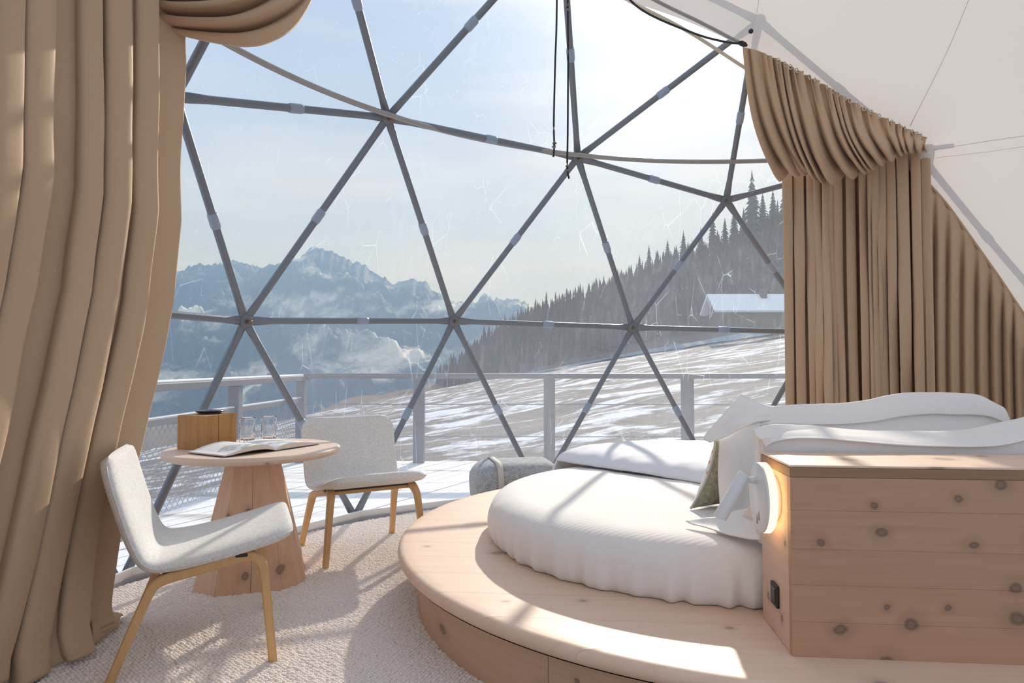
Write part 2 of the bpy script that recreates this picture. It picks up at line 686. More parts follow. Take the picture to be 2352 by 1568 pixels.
def carpet():
    a = math.radians(14)
    ca, sa = math.cos(a), math.sin(a)
    dx, dy = .0150, .0112
    pts = []
    for j in range(-40, 480):
        for i in range(-260, 260):
            u, w = i * dx + (j % 2) * dx * .5, j * dy
            x, y = u * ca - w * sa, u * sa + w * ca
            if not (1.85 < y < 5.35 and -2.3 < x < .75):
                continue
            if abs(x) > .80 * y or math.hypot(x - CEN[0], y - CEN[1]) > FR - .01:
                continue
            if math.hypot(x - PC[0], y - PC[1]) < 1.42:
                continue
            pts.append((x, y))
    P = np.array(pts)
    n = len(P)
    jit = NR.rand(n, 4)
    k = 6
    ang = np.arange(k) * 2 * math.pi / k
    V = np.zeros((n, 2 * k + 1, 3))
    th = a + (jit[:, 0] - .5) * 1.0
    c, s = np.cos(th)[:, None], np.sin(th)[:, None]
    lx, ly = .0088 + .002 * jit[:, 1:2], .0060 + .0016 * jit[:, 2:3]
    h = .006 + .0055 * jit[:, 3:4]
    ox = (NR.rand(n, 1) - .5) * .004
    oy = (NR.rand(n, 1) - .5) * .003
    for ri, (rr, zz) in enumerate(((1.0, 0.), (.74, .72))):
        ex, ey = rr * lx * np.cos(ang), rr * ly * np.sin(ang)
        V[:, ri * k:(ri + 1) * k, 0] = P[:, :1] + ox + ex * c - ey * s
        V[:, ri * k:(ri + 1) * k, 1] = P[:, 1:] + oy + ex * s + ey * c
        V[:, ri * k:(ri + 1) * k, 2] = -.0125 + zz * h
    V[:, 2 * k, 0] = P[:, 0] + ox[:, 0]
    V[:, 2 * k, 1] = P[:, 1] + oy[:, 0]
    V[:, 2 * k, 2] = -.0125 + h[:, 0]
    F = []
    for q in range(k):
        F += [(q, (q + 1) % k, k + (q + 1) % k), (q, k + (q + 1) % k, k + q), (k + q, k + (q + 1) % k, 2 * k)]
    F = np.array(F)[None] + (np.arange(n) * (2 * k + 1))[:, None, None]
    o = mesh('carpet_loop_pile', V.reshape(-1, 3), F.reshape(-1, 3), M_carpet, floor, True)
    tag(o, 'cream looped wool pile', kind='stuff')


carpet()
# plain carpet under the furniture and outside the view of the loops
mesh('carpet_field', *lathe([(0, -.0105), (FR, -.0105), (FR + .004, -.03)], 96, (CEN[0], CEN[1], 0)), M_backing, floor)

# ------------------------------------------------------------------ geodesic frame (3-frequency icosahedron) and clear film
e_ = math.atan(.5)


def spv(az, el):
    return np.array([math.cos(el) * math.cos(az), math.cos(el) * math.sin(az), math.sin(el)])


ico = [np.array([0, 0, 1.])] + [spv(math.radians(54 + 72 * k), e_) for k in range(5)] + [spv(math.radians(90 + 72 * k), -e_) for k in range(5)]
FACES = []
for k in range(5):
    a, b = 1 + k, 1 + (k + 1) % 5
    FACES.append((0, a, b))
    FACES.append((a, b, 6 + k))
    FACES.append((6 + k, 6 + (k + 1) % 5, b))
VK, VL, TRI = {}, [], []


def vid(v):
    v = v / np.linalg.norm(v)
    key = tuple(np.round(v, 4) + 0.0)
    if key not in VK:
        VK[key] = len(VL)
        VL.append(v)
    return VK[key]


for (A, B, Cc) in FACES:
    A, B, Cc = ico[A], ico[B], ico[Cc]
    g = {}
    for i in range(4):
        for j in range(4 - i):
            g[i, j] = vid((A * (3 - i - j) + B * i + Cc * j) / 3.)
    for i in range(3):
        for j in range(3 - i):
            TRI.append((g[i, j], g[i + 1, j], g[i, j + 1]))
            if i + j < 2:
                TRI.append((g[i + 1, j], g[i + 1, j + 1], g[i, j + 1]))
VW = [dome(v) for v in VL]
for tgt in [(403, 222), (890, 270), (1327, 362), (1668, 460), (563, 737), (1042, 737), (1453, 752), (815, 1188)]:
    best = min((i for i in range(len(VW)) if VW[i][1] > 1.5), key=lambda i: math.hypot(pr(VW[i])[0] - tgt[0], pr(VW[i])[1] - tgt[1]))
    VW[best] = ony(tgt[0], tgt[1], VW[best][1])           # hubs sit a centimetre off the ideal sphere, as built


def side(p):
    return float((p - CEN) @ ARN) - ARC


TRI = [t for t in TRI if min(VL[i][2] for i in t) > -.2]
def lside(p):
    # the clear window reaches further round on the left, behind the left curtain
    az = math.degrees(math.atan2(p[1] - CEN[1], p[0] - CEN[0]))
    return side(p) + (1.35 if az > 118 or az < -150 else 0) * min(1, max(0, ((az % 360) - 112) / 30)) * max(0, min(1, (3.55 - p[2]) / .4))


WIN = [t for t in TRI if max(lside(VW[i]) for i in t) > .12]
window = tag(empty('window_1', (CEN[0], CEN[1], 0)), 'clear film panes of the big dome window facing the mountains', kind='structure')
for t in WIN:
    c = sum(VW[i] for i in t) / 3
    n = (c - CEN) / np.linalg.norm(c - CEN)
    P = [VW[i] + n * .034 for i in t]
    nn, vs, idx = 6, [], {}
    for i in range(nn + 1):
        for j in range(nn + 1 - i):
            a, b = i / nn, j / nn
            q = P[0] * (1 - a - b) + P[1] * a + P[2] * b
            bow = 27 * a * b * (1 - a - b)
            idx[i, j] = len(vs)
            vs.append(q + n * (.012 * bow + .006 * fbm(q[0], q[1], q[2], 2, 2.5)))
    fs = []
    for i in range(nn):
        for j in range(nn - i):
            fs.append((idx[i, j], idx[i + 1, j], idx[i, j + 1]))
            if i + j < nn - 1:
                fs.append((idx[i + 1, j], idx[i + 1, j + 1], idx[i, j + 1]))
    mesh('pane', vs, fs, M_film, window, True)

frame = tag(empty('dome_frame', (CEN[0], CEN[1], 0)), 'grey steel geodesic frame of bolted tubes behind the clear window film', 'frame')
EDG = set()
for t in WIN:
    for a, b in ((0, 1), (1, 2), (0, 2)):
        EDG.add(tuple(sorted((t[a], t[b]))))
HUBS = set()
for (a, b) in sorted(EDG):
    HUBS |= {a, b}
    A, B = VW[a], VW[b]
    d = (B - A) / np.linalg.norm(B - A)
    L = np.linalg.norm(B - A)
    n = ((A + B) / 2 - CEN)
    n /= np.linalg.norm(n)
    lat = np.cross(d, n)
    # flattened ends, round middle
    ss = [.02, .07, .10, .16, L - .16, L - .10, L - .07, L - .02]
    wd = [.026, .027, .025, .0215, .0215, .025, .027, .026]
    th = [.006, .008, .016, .0215, .0215, .016, .008, .006]
    v, f = [], []
    for s_, w_, t_ in zip(ss, wd, th):
        for k in range(12):
            q = 2 * math.pi * k / 12
            v.append(A + d * s_ + lat * w_ * math.cos(q) + n * t_ * math.sin(q))
    for i in range(len(ss) - 1):
        for k in range(12):
            f.append((i * 12 + k, i * 12 + (k + 1) % 12, (i + 1) * 12 + (k + 1) % 12, (i + 1) * 12 + k))
    f.append(tuple(range(11, -1, -1)))
    f.append(tuple((len(ss) - 1) * 12 + k for k in range(12)))
    so = smooth_angle(mesh('strut', v, f, M_steel, frame, True))
    m = (A + B) / 2
    sl = mesh('sleeve', *tube([m - d * .045, m - d * .03, m + d * .03, m + d * .045], [.0235, .0275, .0275, .0235], 12), M_tape, so, True)
for h in sorted(HUBS):
    A = VW[h]
    n = (A - CEN) / np.linalg.norm(A - CEN)
    ho = smooth_angle(mesh('hub', *tube([A - n * .022, A - n * .016, A + n * .016, A + n * .022], [.036, .042, .042, .036], 14), M_steel, frame, True))
    bo = mesh('bolt', *tube([A - n * .060, A - n * .056, A - n * .034, A - n * .020], [.009, .013, .013, .008], 8), M_bolt, ho, True)

# kerb on the floor under the film
kb = tag(empty('baseboard_window', (CEN[0], CEN[1], 0)), 'grey kerb along the foot of the dome window', kind='structure')
base = sorted((i for i in range(len(VL)) if -.2 < VL[i][2] < -.1), key=lambda i: math.atan2(VW[i][1] - CEN[1], VW[i][0] - CEN[0]))
for k in range(len(base)):
    A, B = VW[base[k]].copy(), VW[base[(k + 1) % len(base)]].copy()
    if max(side(A), side(B)) < -.5:
        continue
    A[2] = B[2] = 0
    d = (B - A) / np.linalg.norm(B - A)
    c = (A + B) / 2
    out = c - CEN
    out[2] = 0
    out /= np.linalg.norm(out)
    boxo('kerb_length', c - out * .045 + np.array([0, 0, -.035]), (np.linalg.norm(B - A), 0.075, .085), M_kerb, kb, .006, math.atan2(d[1], d[0]))
    boxo('film_skirt', c - out * .075 + np.array([0, 0, .018]), (np.linalg.norm(B - A) - .02, .012, .05), M_white, kb, .004, math.atan2(d[1], d[0]))

# ------------------------------------------------------------------ lining (ceiling and rear wall of the dome)
def lining():
    bm = bmesh.new()
    bmesh.ops.create_uvsphere(bm, u_segments=144, v_segments=72, radius=R * .965)
    bmesh.ops.translate(bm, vec=Vector(CEN), verts=bm.verts)
    bmesh.ops.bisect_plane(bm, geom=bm.verts[:] + bm.edges[:] + bm.faces[:], plane_co=Vector((0, 0, -.01)), plane_no=(0, 0, -1), clear_outer=True)
    co = Vector(CEN + ARN / np.linalg.norm(ARN) * (ARC / np.linalg.norm(ARN)))
    bmesh.ops.bisect_plane(bm, geom=bm.verts[:] + bm.edges[:] + bm.faces[:], plane_co=co, plane_no=Vector(ARN), clear_outer=True)
    # only the part of the tent before the camera is built
    bmesh.ops.bisect_plane(bm, geom=bm.verts[:] + bm.edges[:] + bm.faces[:], plane_co=Vector((0, .7, 0)), plane_no=(0, -1, 0), clear_outer=True)
    bmesh.ops.delete(bm, geom=[f for f in bm.faces if lside(np.array(f.calc_center_median())) > 0], context='FACES')
    for v in bm.verts:                                    # cloth hangs in soft facets between the frame tubes
        d = Vector(v.co) - Vector(CEN)
        v.co += d.normalized() * (.022 * fbm(d.x, d.y, d.z, 3, .9))
    o = bmobj('ceiling', bm, M_lining, None, True)
    return tag(o, 'white fabric lining of the dome above the right curtain', kind='structure')


ceil = lining()


def seam(pix, w=.0022, name='seam', mat=None):
    P = crom([sph(x, y, .952) for x, y in pix], 14)
    mesh(name, *tube(P, w, 6), mat or M_seam, ceil, True)


seam([(1748, -40), (1738, 30), (1724, 70)], .002)
seam([(2250, -60), (2225, 0), (2170, 130), (2090, 290)])
seam([(2140, 345), (2230, 330), (2352, 312), (2450, 300)])
seam([(2150, 362), (2240, 352), (2400, 330)], .0015)
P = sph(1725, 72, .94)
n = (P - CEN) / np.linalg.norm(P - CEN)
mesh('grommet', *tube([P - n * .008, P + n * .004], [.013, .016], 12), M_black, ceil, True)
# stitched hem where the lining ends against the film
hem = [np.array(p) for p in ((1380, -40), (1450, 4), (1580, 72), (1705, 152), (1790, 205))]
mesh('lining_hem', *tube(crom([sph(x, y, .968) for x, y in hem], 20), .011, 8), plain('hem_cream', (.62, .56, .45), .8), ceil, True)

# ------------------------------------------------------------------ ring rail, arch tube and cords
o = mesh('curtain_rail', *tube([ringp(a, 3.1, 2.54) for a in np.linspace(60, 172, 120)], .0165, 10), M_rail, None, True)
tag(o, 'thin curved grey curtain rail running round inside the dome window', 'rail')
for tgt, h in (((890, 270), None), ((1327, 362), None)):
    i = min((i for i in range(len(VW)) if VW[i][1] > 1.5), key=lambda i: math.hypot(pr(VW[i])[0] - tgt[0], pr(VW[i])[1] - tgt[1]))
    A = VW[i]
    a = math.degrees(math.atan2(A[1] - CEN[1], A[0] - CEN[0]))
    mesh('bracket', *tube([A, ringp(a, 3.1, 2.54)], .008, 8), M_bolt, o, True)
o = mesh('arch_tube', *tube(crom([sph(x, y, .945) for x, y in ((1330, -100), (1500, -2), (1610, 52), (1706, 102))], 24), .011, 8), M_rail, None, True)
tag(o, 'thin grey tube along the lining hem above the right curtain', 'tube')
cP = crom([sph(1400, -60, .94), sph(1470, 20, .93), sph(1590, 75, .925), sph(1660, 95, .93), sph(1706, 101, .94)], 24)
o = mesh('hanging_cable', *tube(cP, .0065, 6), M_cord, None, True)
tag(o, 'black cable sagging below the lining hem to the curtain corner', 'cable')
mesh('knot', *tube([cP[-1] + np.array([-.03, 0, .012]), cP[-1] + np.array([-.012, 0, .006]), cP[-1] + np.array([.012, 0, -.004]), cP[-1] + np.array([.03, 0, -.012])], [.006, .017, .017, .006], 8), M_cord, o, True)


def cord(pix, knots, y, label):
    P = [ony(x, yy, y) for x, yy in pix]
    top = P[0].copy()
    top[2] = CEN[2] + math.sqrt((R * .955) ** 2 - (top[0] - CEN[0]) ** 2 - (top[1] - CEN[1]) ** 2)
    o = mesh('pull_cord', *tube(crom([top] + P, 30), .0052, 6), M_cord, None, True)
    tag(o, label, 'cord', 'pull cords hanging in the dome window')
    for (x, yy) in knots:
        q = ony(x, yy, y)
        mesh('knot', *tube([q + np.array([0, 0, .017]), q + np.array([.002, 0, .008]), q, q + np.array([-.002, 0, -.008]), q + np.array([0, 0, -.017])], [.005, .012, .008, .012, .005], 8), M_knot, o, True)


cord([(1279, 0), (1275, 150), (1272, 280), (1273, 333), (1271, 360)], [(1273, 333)], 3.3, 'shorter black pull cord on the left with one knot at its end')
cord([(1304, 0), (1305, 120), (1304, 300), (1303, 385), (1307, 410)], [(1304, 18), (1303, 386)], 3.3, 'longer black pull cord on the right with two knots')

# ------------------------------------------------------------------ outdoors
DZ = -.12
deck = tag(empty('deck', (0, 6, DZ)), 'snow dusted timber deck outside the dome window', kind='structure')
ANG = math.radians(62)
du, dv = np.array([math.cos(ANG), math.sin(ANG)]), np.array([-math.sin(ANG), math.cos(ANG)])
RY = 7.75                                                 # line of the back railing
DPOLY = [(-2.62, RY + .12), (9.5, RY + .12), (9.5, -1.0), (-2.9, -1.0), (-3.3, 1.5), (-2.95, 4.4)]


def clip_strip(polyg, c0, c1):
    def half(pg, s, c):
        out = []
        for i in range(len(pg)):
            a, b = np.array(pg[i]), np.array(pg[(i + 1) % len(pg)])
            fa, fb = s * (a @ dv - c), s * (b @ dv - c)
            if fa >= 0:
                out.append(a)
            if fa * fb < 0:
                out.append(a + (b - a) * fa / (fa - fb))
        return out
    p = half(polyg, 1, c0)
    return half(p, -1, c1) if len(p) > 2 else []


for k in range(-70, 70):
    pg = clip_strip(DPOLY, k * .15, k * .15 + .143)
    if len(pg) < 3:
        continue
    n = len(pg)
    zz = DZ + RNG.uniform(-.004, .004)
    v = [(p[0], p[1], zz) for p in pg] + [(p[0], p[1], zz - .035) for p in pg]
    f = [tuple(range(n)), tuple(range(2 * n - 1, n - 1, -1))] + [(i, n + i, n + (i + 1) % n, (i + 1) % n) for i in range(n)]
    mesh('plank', v, f, M_deck, deck)

rail = tag(empty('deck_railing', (0, RY, DZ)), 'grey weathered timber railing with wire mesh round the snowy deck', 'railing')
posts = [ony(x, 1060, RY) for x in (690, 962, 1262, 1580)]
px_ = [p[0] for p in posts]
corner = np.array([px_[0], RY])
left = np.array([-2.55, 4.35])
for x in px_[1:] + [px_[-1] + 1.58, px_[-1] + 3.2]:
    boxo('post', (x, RY, (DZ + .86) / 2 - .03), (.125, .125, .86 - DZ + .05), M_greywood, rail, .008)
for q in (corner, lerp(corner, left, .5), left):
    boxo('post', (q[0], q[1], (DZ + .82) / 2 - .03), (.10, .10, .82 - DZ + .05), M_greywood, rail, .008)
ll = np.linalg.norm(left - corner)
la = math.atan2(left[1] - corner[1], left[0] - corner[0])
cm = (left + corner) / 2
boxo('top_rail', ((px_[0] + px_[-1] + 3.2) / 2, RY, .875), (px_[-1] + 3.3 - px_[0], .17, .06), M_greywood, rail, .008)
boxo('top_rail', (cm[0], cm[1], .85), (ll + .1, .16, .06), M_greywood, rail, .008, la)
boxo('lower_rail', (cm[0], cm[1], .60), (ll + .1, .05, .05), M_greywood, rail, .005, la)
boxo('snow_cap', (cm[0], cm[1], .886), (ll, .12, .02), M_snow, rail, .009, la)
boxo('snow_cap', (cm[0], cm[1], .63), (ll, .04, .014), M_snow, rail, .006, la)
for zz in (.55, .18):
    v, f = tube([(px_[0], RY, zz), (px_[-1] + 3.2, RY, zz - .01)], .006, 5)
    mesh('wire', v, f, M_steel, rail)
# chain link on the left run
V, F = [], []
nrm_ = np.array([left - corner])[0] / ll
for sgn in (1, -1):
    for k in range(-12, 60):
        s0 = k * .075
        a = (s0, 0.) if sgn > 0 else (s0, .66)
        b = (s0 + .66, .66) if sgn > 0 else (s0 + .66, 0.)
        if a[0] > ll or b[0] < 0:
            continue

        def lim(p, q):
            t = np.clip((0 - p[0]) / (q[0] - p[0]), 0, 1), np.clip((ll - p[0]) / (q[0] - p[0]), 0, 1)
            return [lerp(p, q, t[0]), lerp(p, q, t[1])]
        (s1, z1), (s2, z2) = lim(a, b)
        P1 = np.array([*(corner + nrm_ * s1), DZ + .05 + z1])
        P2 = np.array([*(corner + nrm_ * s2), DZ + .05 + z2])
        v, f = tube([P1, P2], .0022, 3, caps=False)
        b0 = len(V)
        V += list(v)
        F += [tuple(i + b0 for i in q) for q in f]
tag(mesh('wire_mesh', V, F, M_steel, rail), 'thin chain-link wire mesh', kind='stuff')


def ground(x, y):
    z = -.62 + .165 * x + .004 * y
    if x < 0:
        z = -.62 + .165 * x + .004 * y - .0012 * x * x
    if y < 16:
        z -= .25 * (16 - y) / 8
    return z + .35 * fbm(x, y, 0, 4, .06) * min(1, y / 30) + .10 * fbm(x, y, 3, 3, .5)


def hill(x, y):
    xs = [-40, -14, -9.7, -5.4, 2.4, 8.9, 16, 30, 44.6, 66, 100]
    zs = [-9, -3.2, -.8, 3.0, 8.6, 11.0, 13.2, 18.2, 24.5, 34., 44]
    zr = np.interp(x * 110 / y if y > 60 else x, xs, zs)
    t = np.clip((y - 66) / 44, 0, 1)
    return ground(x, y) * (1 - t) + zr * t + (.9 * fbm(x, y, 5, 4, .08)) * t


def heightfield(name, fn, xs, ys, mat, label):
    V = np.array([(x, y, fn(x, y)) for x in xs for y in ys])
    o = mesh(name, V, grid_faces(len(xs), len(ys))[:, ::-1].copy(), mat, None, True)
    return tag(o, label, kind='structure')


heightfield('snowy_slope', ground, np.linspace(-60, 60, 150), np.concatenate([np.linspace(RY + .2, 30, 60), np.linspace(31, 74, 36)]), M_slope, 'snow and dry grass slope rising to the right beyond the deck')
HILL = heightfield('forested_hill', lambda x, y: hill(x, y) - (.15 if y < 72 else 0), np.linspace(-34, 100, 120), np.linspace(68, 140, 40), M_hill, 'brown forested hill rising behind the snowy field')

# trees
def conifer_mesh(name, mat, layers, droop, seed, spread=.20, ragged=.35):
    r = random.Random(seed)
    v, f = tube([(0, 0, -.03), (0, 0, .5), (0, 0, .98)], [.014, .009, .003], 5)
    v, f = [tuple(p) for p in v], list(f)
    for k in range(layers):
        t = k / (layers - 1)
        z = .10 + .82 * t
        rad = spread * (1 - t) ** .85 + .012
        n = 9
        b0 = len(v)
        v.append((0, 0, z + .085))
        for i in range(2 * n):
            a = math.pi * i / n + r.random() * .4
            q = rad * (r.uniform(1 - ragged, 1.1) if i % 2 == 0 else r.uniform(.28, .45))
            v.append((q * math.cos(a), q * math.sin(a), z - droop * q * r.uniform(.5, 1.3)))
        for i in range(2 * n):
            f.append((b0, b0 + 1 + i, b0 + 1 + (i + 1) % (2 * n)))
    me = bpy.data.meshes.new(name)
    me.from_pydata(v, [], f)
    me.update()
    me.materials.append(mat)
    return me


spr = [conifer_mesh('spruce', M_spruce, 13, .5, s) for s in (1, 2, 3)]
lar = [conifer_mesh('larch', M_larch, 16, -.15, s, .15, .6) for s in (4, 5, 6)]
rt = random.Random(3)
spots_all = []


def plant(me, x, y, h, label, group, name):
    o = bpy.data.objects.new(name, me)
    COL.objects.link(o)
    o.location = (x, y, hill(x, y) - .1)
    o.scale = (h, h, h)
    spots_all.append((x, y))
    o.rotation_euler = (0, 0, rt.uniform(0, 6.28))
    tag(o, label, 'tree', group)


for (px, y, h) in ((1420, 108, 3.2), (1445, 110, 2.6), (1470, 109, 3.8), (1492, 108, 5.0), (1512, 110, 3.6), (1535, 108, 4.8), (1552, 110, 3.4), (1572, 108, 5.6), (1592, 109, 3.5), (1612, 107, 5.2),
                  (1640, 108, 6.8), (1668, 109, 5.0), (1690, 107, 6.5), (1712, 108, 5.5), (1732, 100, 11.5), (1756, 109, 6.5), (1780, 105, 7.0), (1806, 109, 6.5), (1848, 106, 8), (1895, 108, 8), (1380, 109, 2.0), (1340, 108, 1.8), (1310, 109, 2.2), (1282, 108, 1.6), (1400, 108, 2.4)):
    plant(rt.choice(spr), (px - 1176) / 1540 * y, y, h, 'tallest spruce on the ridge, rising beside the right curtain' if h > 11 else 'dark pointed spruce standing on the ridge of the forested hill', 'spruces along the ridge', 'spruce_tree')
cnt = 0
spots = list(spots_all)
tries = 0
while cnt < 230 and tries < 20000:
    tries += 1
    y = rt.uniform(74, 109)
    px = rt.uniform(1010, 1860)
    x = (px - 1176) / 1540 * y
    if hill(x, y) < ground(x, y) + .3 or any(abs(x - q[0]) < 1.5 and abs(y - q[1]) < 1.5 for q in spots):
        continue
    spots.append((x, y))
    plant(rt.choice(lar if rt.random() < .72 else spr), x, y, rt.uniform(2.0, 4.2) * (1.25 if px > 1450 else 1), 'bare brown larch or small spruce on the forested hillside', 'trees on the hillside below the ridge', 'hillside_tree')
    cnt += 1

# the countless thin trees between them
FV, FF = [], []
for k in range(2600):
    y = rt.uniform(70, 112)
    px = rt.uniform(1000, 1930)
    x = (px - 1176) / 1540 * y
    z = hill(x, y) - .1
    if z < ground(x, y) + .05:
        continue
    h = rt.uniform(1.3, 3.0)
    w = h * rt.uniform(.10, .17)
    a = rt.uniform(0, 6)
    for (z0, z1, r) in ((.05, .45, 1.), (.28, .72, .8), (.52, 1.0, .55)):
        b = len(FV)
        FV += [(x + w * r * math.cos(a + q * 1.2566) * rt.uniform(.6, 1.2), y + w * r * math.sin(a + q * 1.2566), z + h * (z0 + rt.uniform(-.05, .05))) for q in range(5)] + [(x, y, z + h * z1)]
        FF += [(b + q, b + (q + 1) % 5, b + 5) for q in range(5)]
tag(mesh('hillside_forest', FV, FF, M_larch, HILL), 'dense bare brown forest covering the hill', kind='stuff')

# hut with a snowy roof
hx, hy = ony(1725, 745, 58)[0], 58.
hz = ony(1725, 742, 58)[2]
hut = tag(empty('mountain_hut', (hx, hy, hz)), 'dark timber hut with a snow covered roof on the right hillside', 'hut')
boxo('wall', (hx, hy, hz + .05), (6.6, 3.4, 1.6), M_hutwall, hut)
for sgn in (1, -1):
    M = Matrix.Translation((hx, hy - sgn * 1.15, hz + 1.65)) @ Matrix.Rotation(sgn * .62, 4, 'X')
    bmobj('roof', box_bm((7.6, 2.75, .22), .05, 2, M), M_snow, hut)
boxo('chimney', (hx + .9, hy - .5, hz + 2.3), (.5, .5, 1.3), M_hutwall, hut, .03)

# far mountains
RID = [(100, 640), (250, 632), (370, 627), (400, 620), (435, 612), (470, 603), (490, 606), (520, 598), (560, 602), (600, 612), (640, 604), (672, 592), (690, 590), (704, 572), (716, 565), (745, 570), (765, 575), (780, 590), (815, 600), (835, 606), (862, 628), (900, 650), (925, 645), (945, 640), (975, 650), (1002, 672), (1040, 692), (1085, 692), (1130, 690), (1165, 681), (1190, 688), (1225, 706), (1300, 720), (1500, 700), (1800, 690), (2300, 680)]
MY = 1500.


def mountain():
    V = []
    rx = [(p[0] - 1176) / FPX * MY for p in RID]
    rz = [ony(p[0], p[1], MY)[2] for p in RID]
    xs = np.concatenate([np.linspace(-1250, 250, 480), np.linspace(260, 1000, 40)])
    ts = np.linspace(0, 1, 90)
    for x in xs:
        zr = np.interp(x, rx, rz) + 5 * fbm(x, 0, 1, 4, .03) + 11 * abs(fbm(x, 0, 8, 4, .045)) + 4 * fbm(x, 0, 15, 3, .13) - 4
        for t in ts:
            y = MY - 850 * t
            s = 1 - t
            xx = x * (1 - .45 * t)
            prof = zr * (s ** 1.35) - 140 * t ** .8
            nn = fbm(xx, y, 0, 6, .006) * 60 + abs(fbm(xx, y, 7, 5, .014)) * 60
            V.append((xx, y, prof + nn * min(1, t * 5) * (1 - .5 * t)))
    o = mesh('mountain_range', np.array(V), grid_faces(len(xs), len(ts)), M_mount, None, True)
    tag(o, 'blue hazy mountain range with a rocky summit and snow patches', kind='structure')


mountain()
gz = mesh('valley_floor', [(-3000, 60, -30), (3000, 60, -30), (3000, 2500, -170), (-3000, 2500, -170)], [(0, 1, 2, 3)], M_hill)
tag(gz, 'shaded valley floor below the mountains', kind='structure')

# air between the valley and the mountains: a real scattering layer
t = NT('valley_haze')
vs = t.n('ShaderNodeVolumeScatter', {'Color': (.27, .52, 1.0, 1), 'Density': .0009, 'Anisotropy': .0})
t.t.links.new(vs.outputs[0], t.out.inputs['Volume'])
bmh = box_bm((5200, 1400, 460), 0, 1, Matrix.Translation((0, 400 + 700, 80)))
hz_ = bmobj('valley_haze', bmh, t.m)
tag(hz_, 'blue haze hanging in the valley before the mountains', kind='structure')

# ------------------------------------------------------------------ curtains
def pleat(p):
    """rounded fold profile, -1..1, period 1"""
    return math.sin(2 * math.pi * p) + .28 * math.sin(4 * math.pi * p + .9) + .10 * math.sin(6 * math.pi * p + 2.2)


def solid(o, th):
    m = o.modifiers.new('thickness', 'SOLIDIFY')
    m.thickness = th
    m.offset = 0
    return o


def left_curtain():
    zk = [2.75, 2.2, 1.63, 1.27, .93, .45, .10, 0.0]
    ek = [(-1.425, 2.79), (-1.44, 2.82), (-1.452, 2.85), (-1.49, 2.85), (-1.525, 2.79), (-1.56, 2.66), (-1.575, 2.58), (-1.56, 2.57)]
    zs = np.concatenate([np.linspace(2.75, .12, 90), np.linspace(.10, 0.004, 8)])
    order = np.argsort(zk)
    NS, L = 620, 2.35
    ph = np.cumsum(1 / (.175 + .060 * np.sin(np.linspace(0, 31, NS)) + .04 * np.sin(np.linspace(1, 53, NS)))) * (L / NS)
    V = np.zeros((NS, len(zs), 3))
    for j, z in enumerate(zs):
        e = np.array([np.interp(z, np.array(zk)[order], np.array(ek)[order, k]) for k in range(2)])
        rel = e - CEN[:2]
        r0, a0 = np.hypot(*rel), math.atan2(rel[1], rel[0])
        lo = max(0, (.5 - z) / .5)
        for i in range(NS):
            s = i / (NS - 1) * L
            a = a0 + s / r0
            amp = (.108 + .030 * math.sin(3.1 * s + 1)) * (.78 + .22 * (2.75 - z) / 2.75) * min(1, .12 + s * 3)
            drift = .10 * math.sin(.8 * z + s * 2.0) + .012 * math.sin(3.3 * z + s * 7)
            q = pleat(ph[i] + drift)
            r = r0 - amp * q - .02 * fbm(s, z, 2, 3, 1.2) - .05 * lo * lo * math.sin(s * 9)
            a += .022 * math.sin(2 * math.pi * (ph[i] + drift) * 2 + 1.0)
            V[i, j] = (CEN[0] + r * math.cos(a), CEN[1] + r * math.sin(a), z + (.012 * (1 + math.sin(s * 14)) * (1 if z < .02 else 0)))
    # cloth gathers into a small toe on the carpet at the free edge
    o = solid(mesh('window_curtain', V.reshape(-1, 3), grid_faces(NS, len(zs)), M_curtain, None, True), .006)
    tag(o, 'tall taupe curtain hanging to the carpet at the left beside the grey chair', 'curtain', 'taupe dome curtains')
    # the hem lying on the carpet
    toe = []
    c = onz(252, 1432, 0)
    nu, nv = 36, 14
    for i in range(nu):
        u = i / (nu - 1)
        base_ = onz(lerp(205, 276, u), lerp(1470, 1428, u), .0)
        for j in range(nv):
            w = j / (nv - 1)
            a = math.pi * w
            h = (.055 * (1 - u) ** .6 + .018) * (1 + .12 * math.sin(u * 11))
            toe.append(base_ + np.array([-.05 * math.cos(a) * (1 - .5 * u), .05 * math.cos(a) * 1.2, .004 + h * math.sin(a)]))
    solid(mesh('hem', toe, grid_faces(nu, nv), M_curtain, o, True), .005)
    return o


left_curtain()


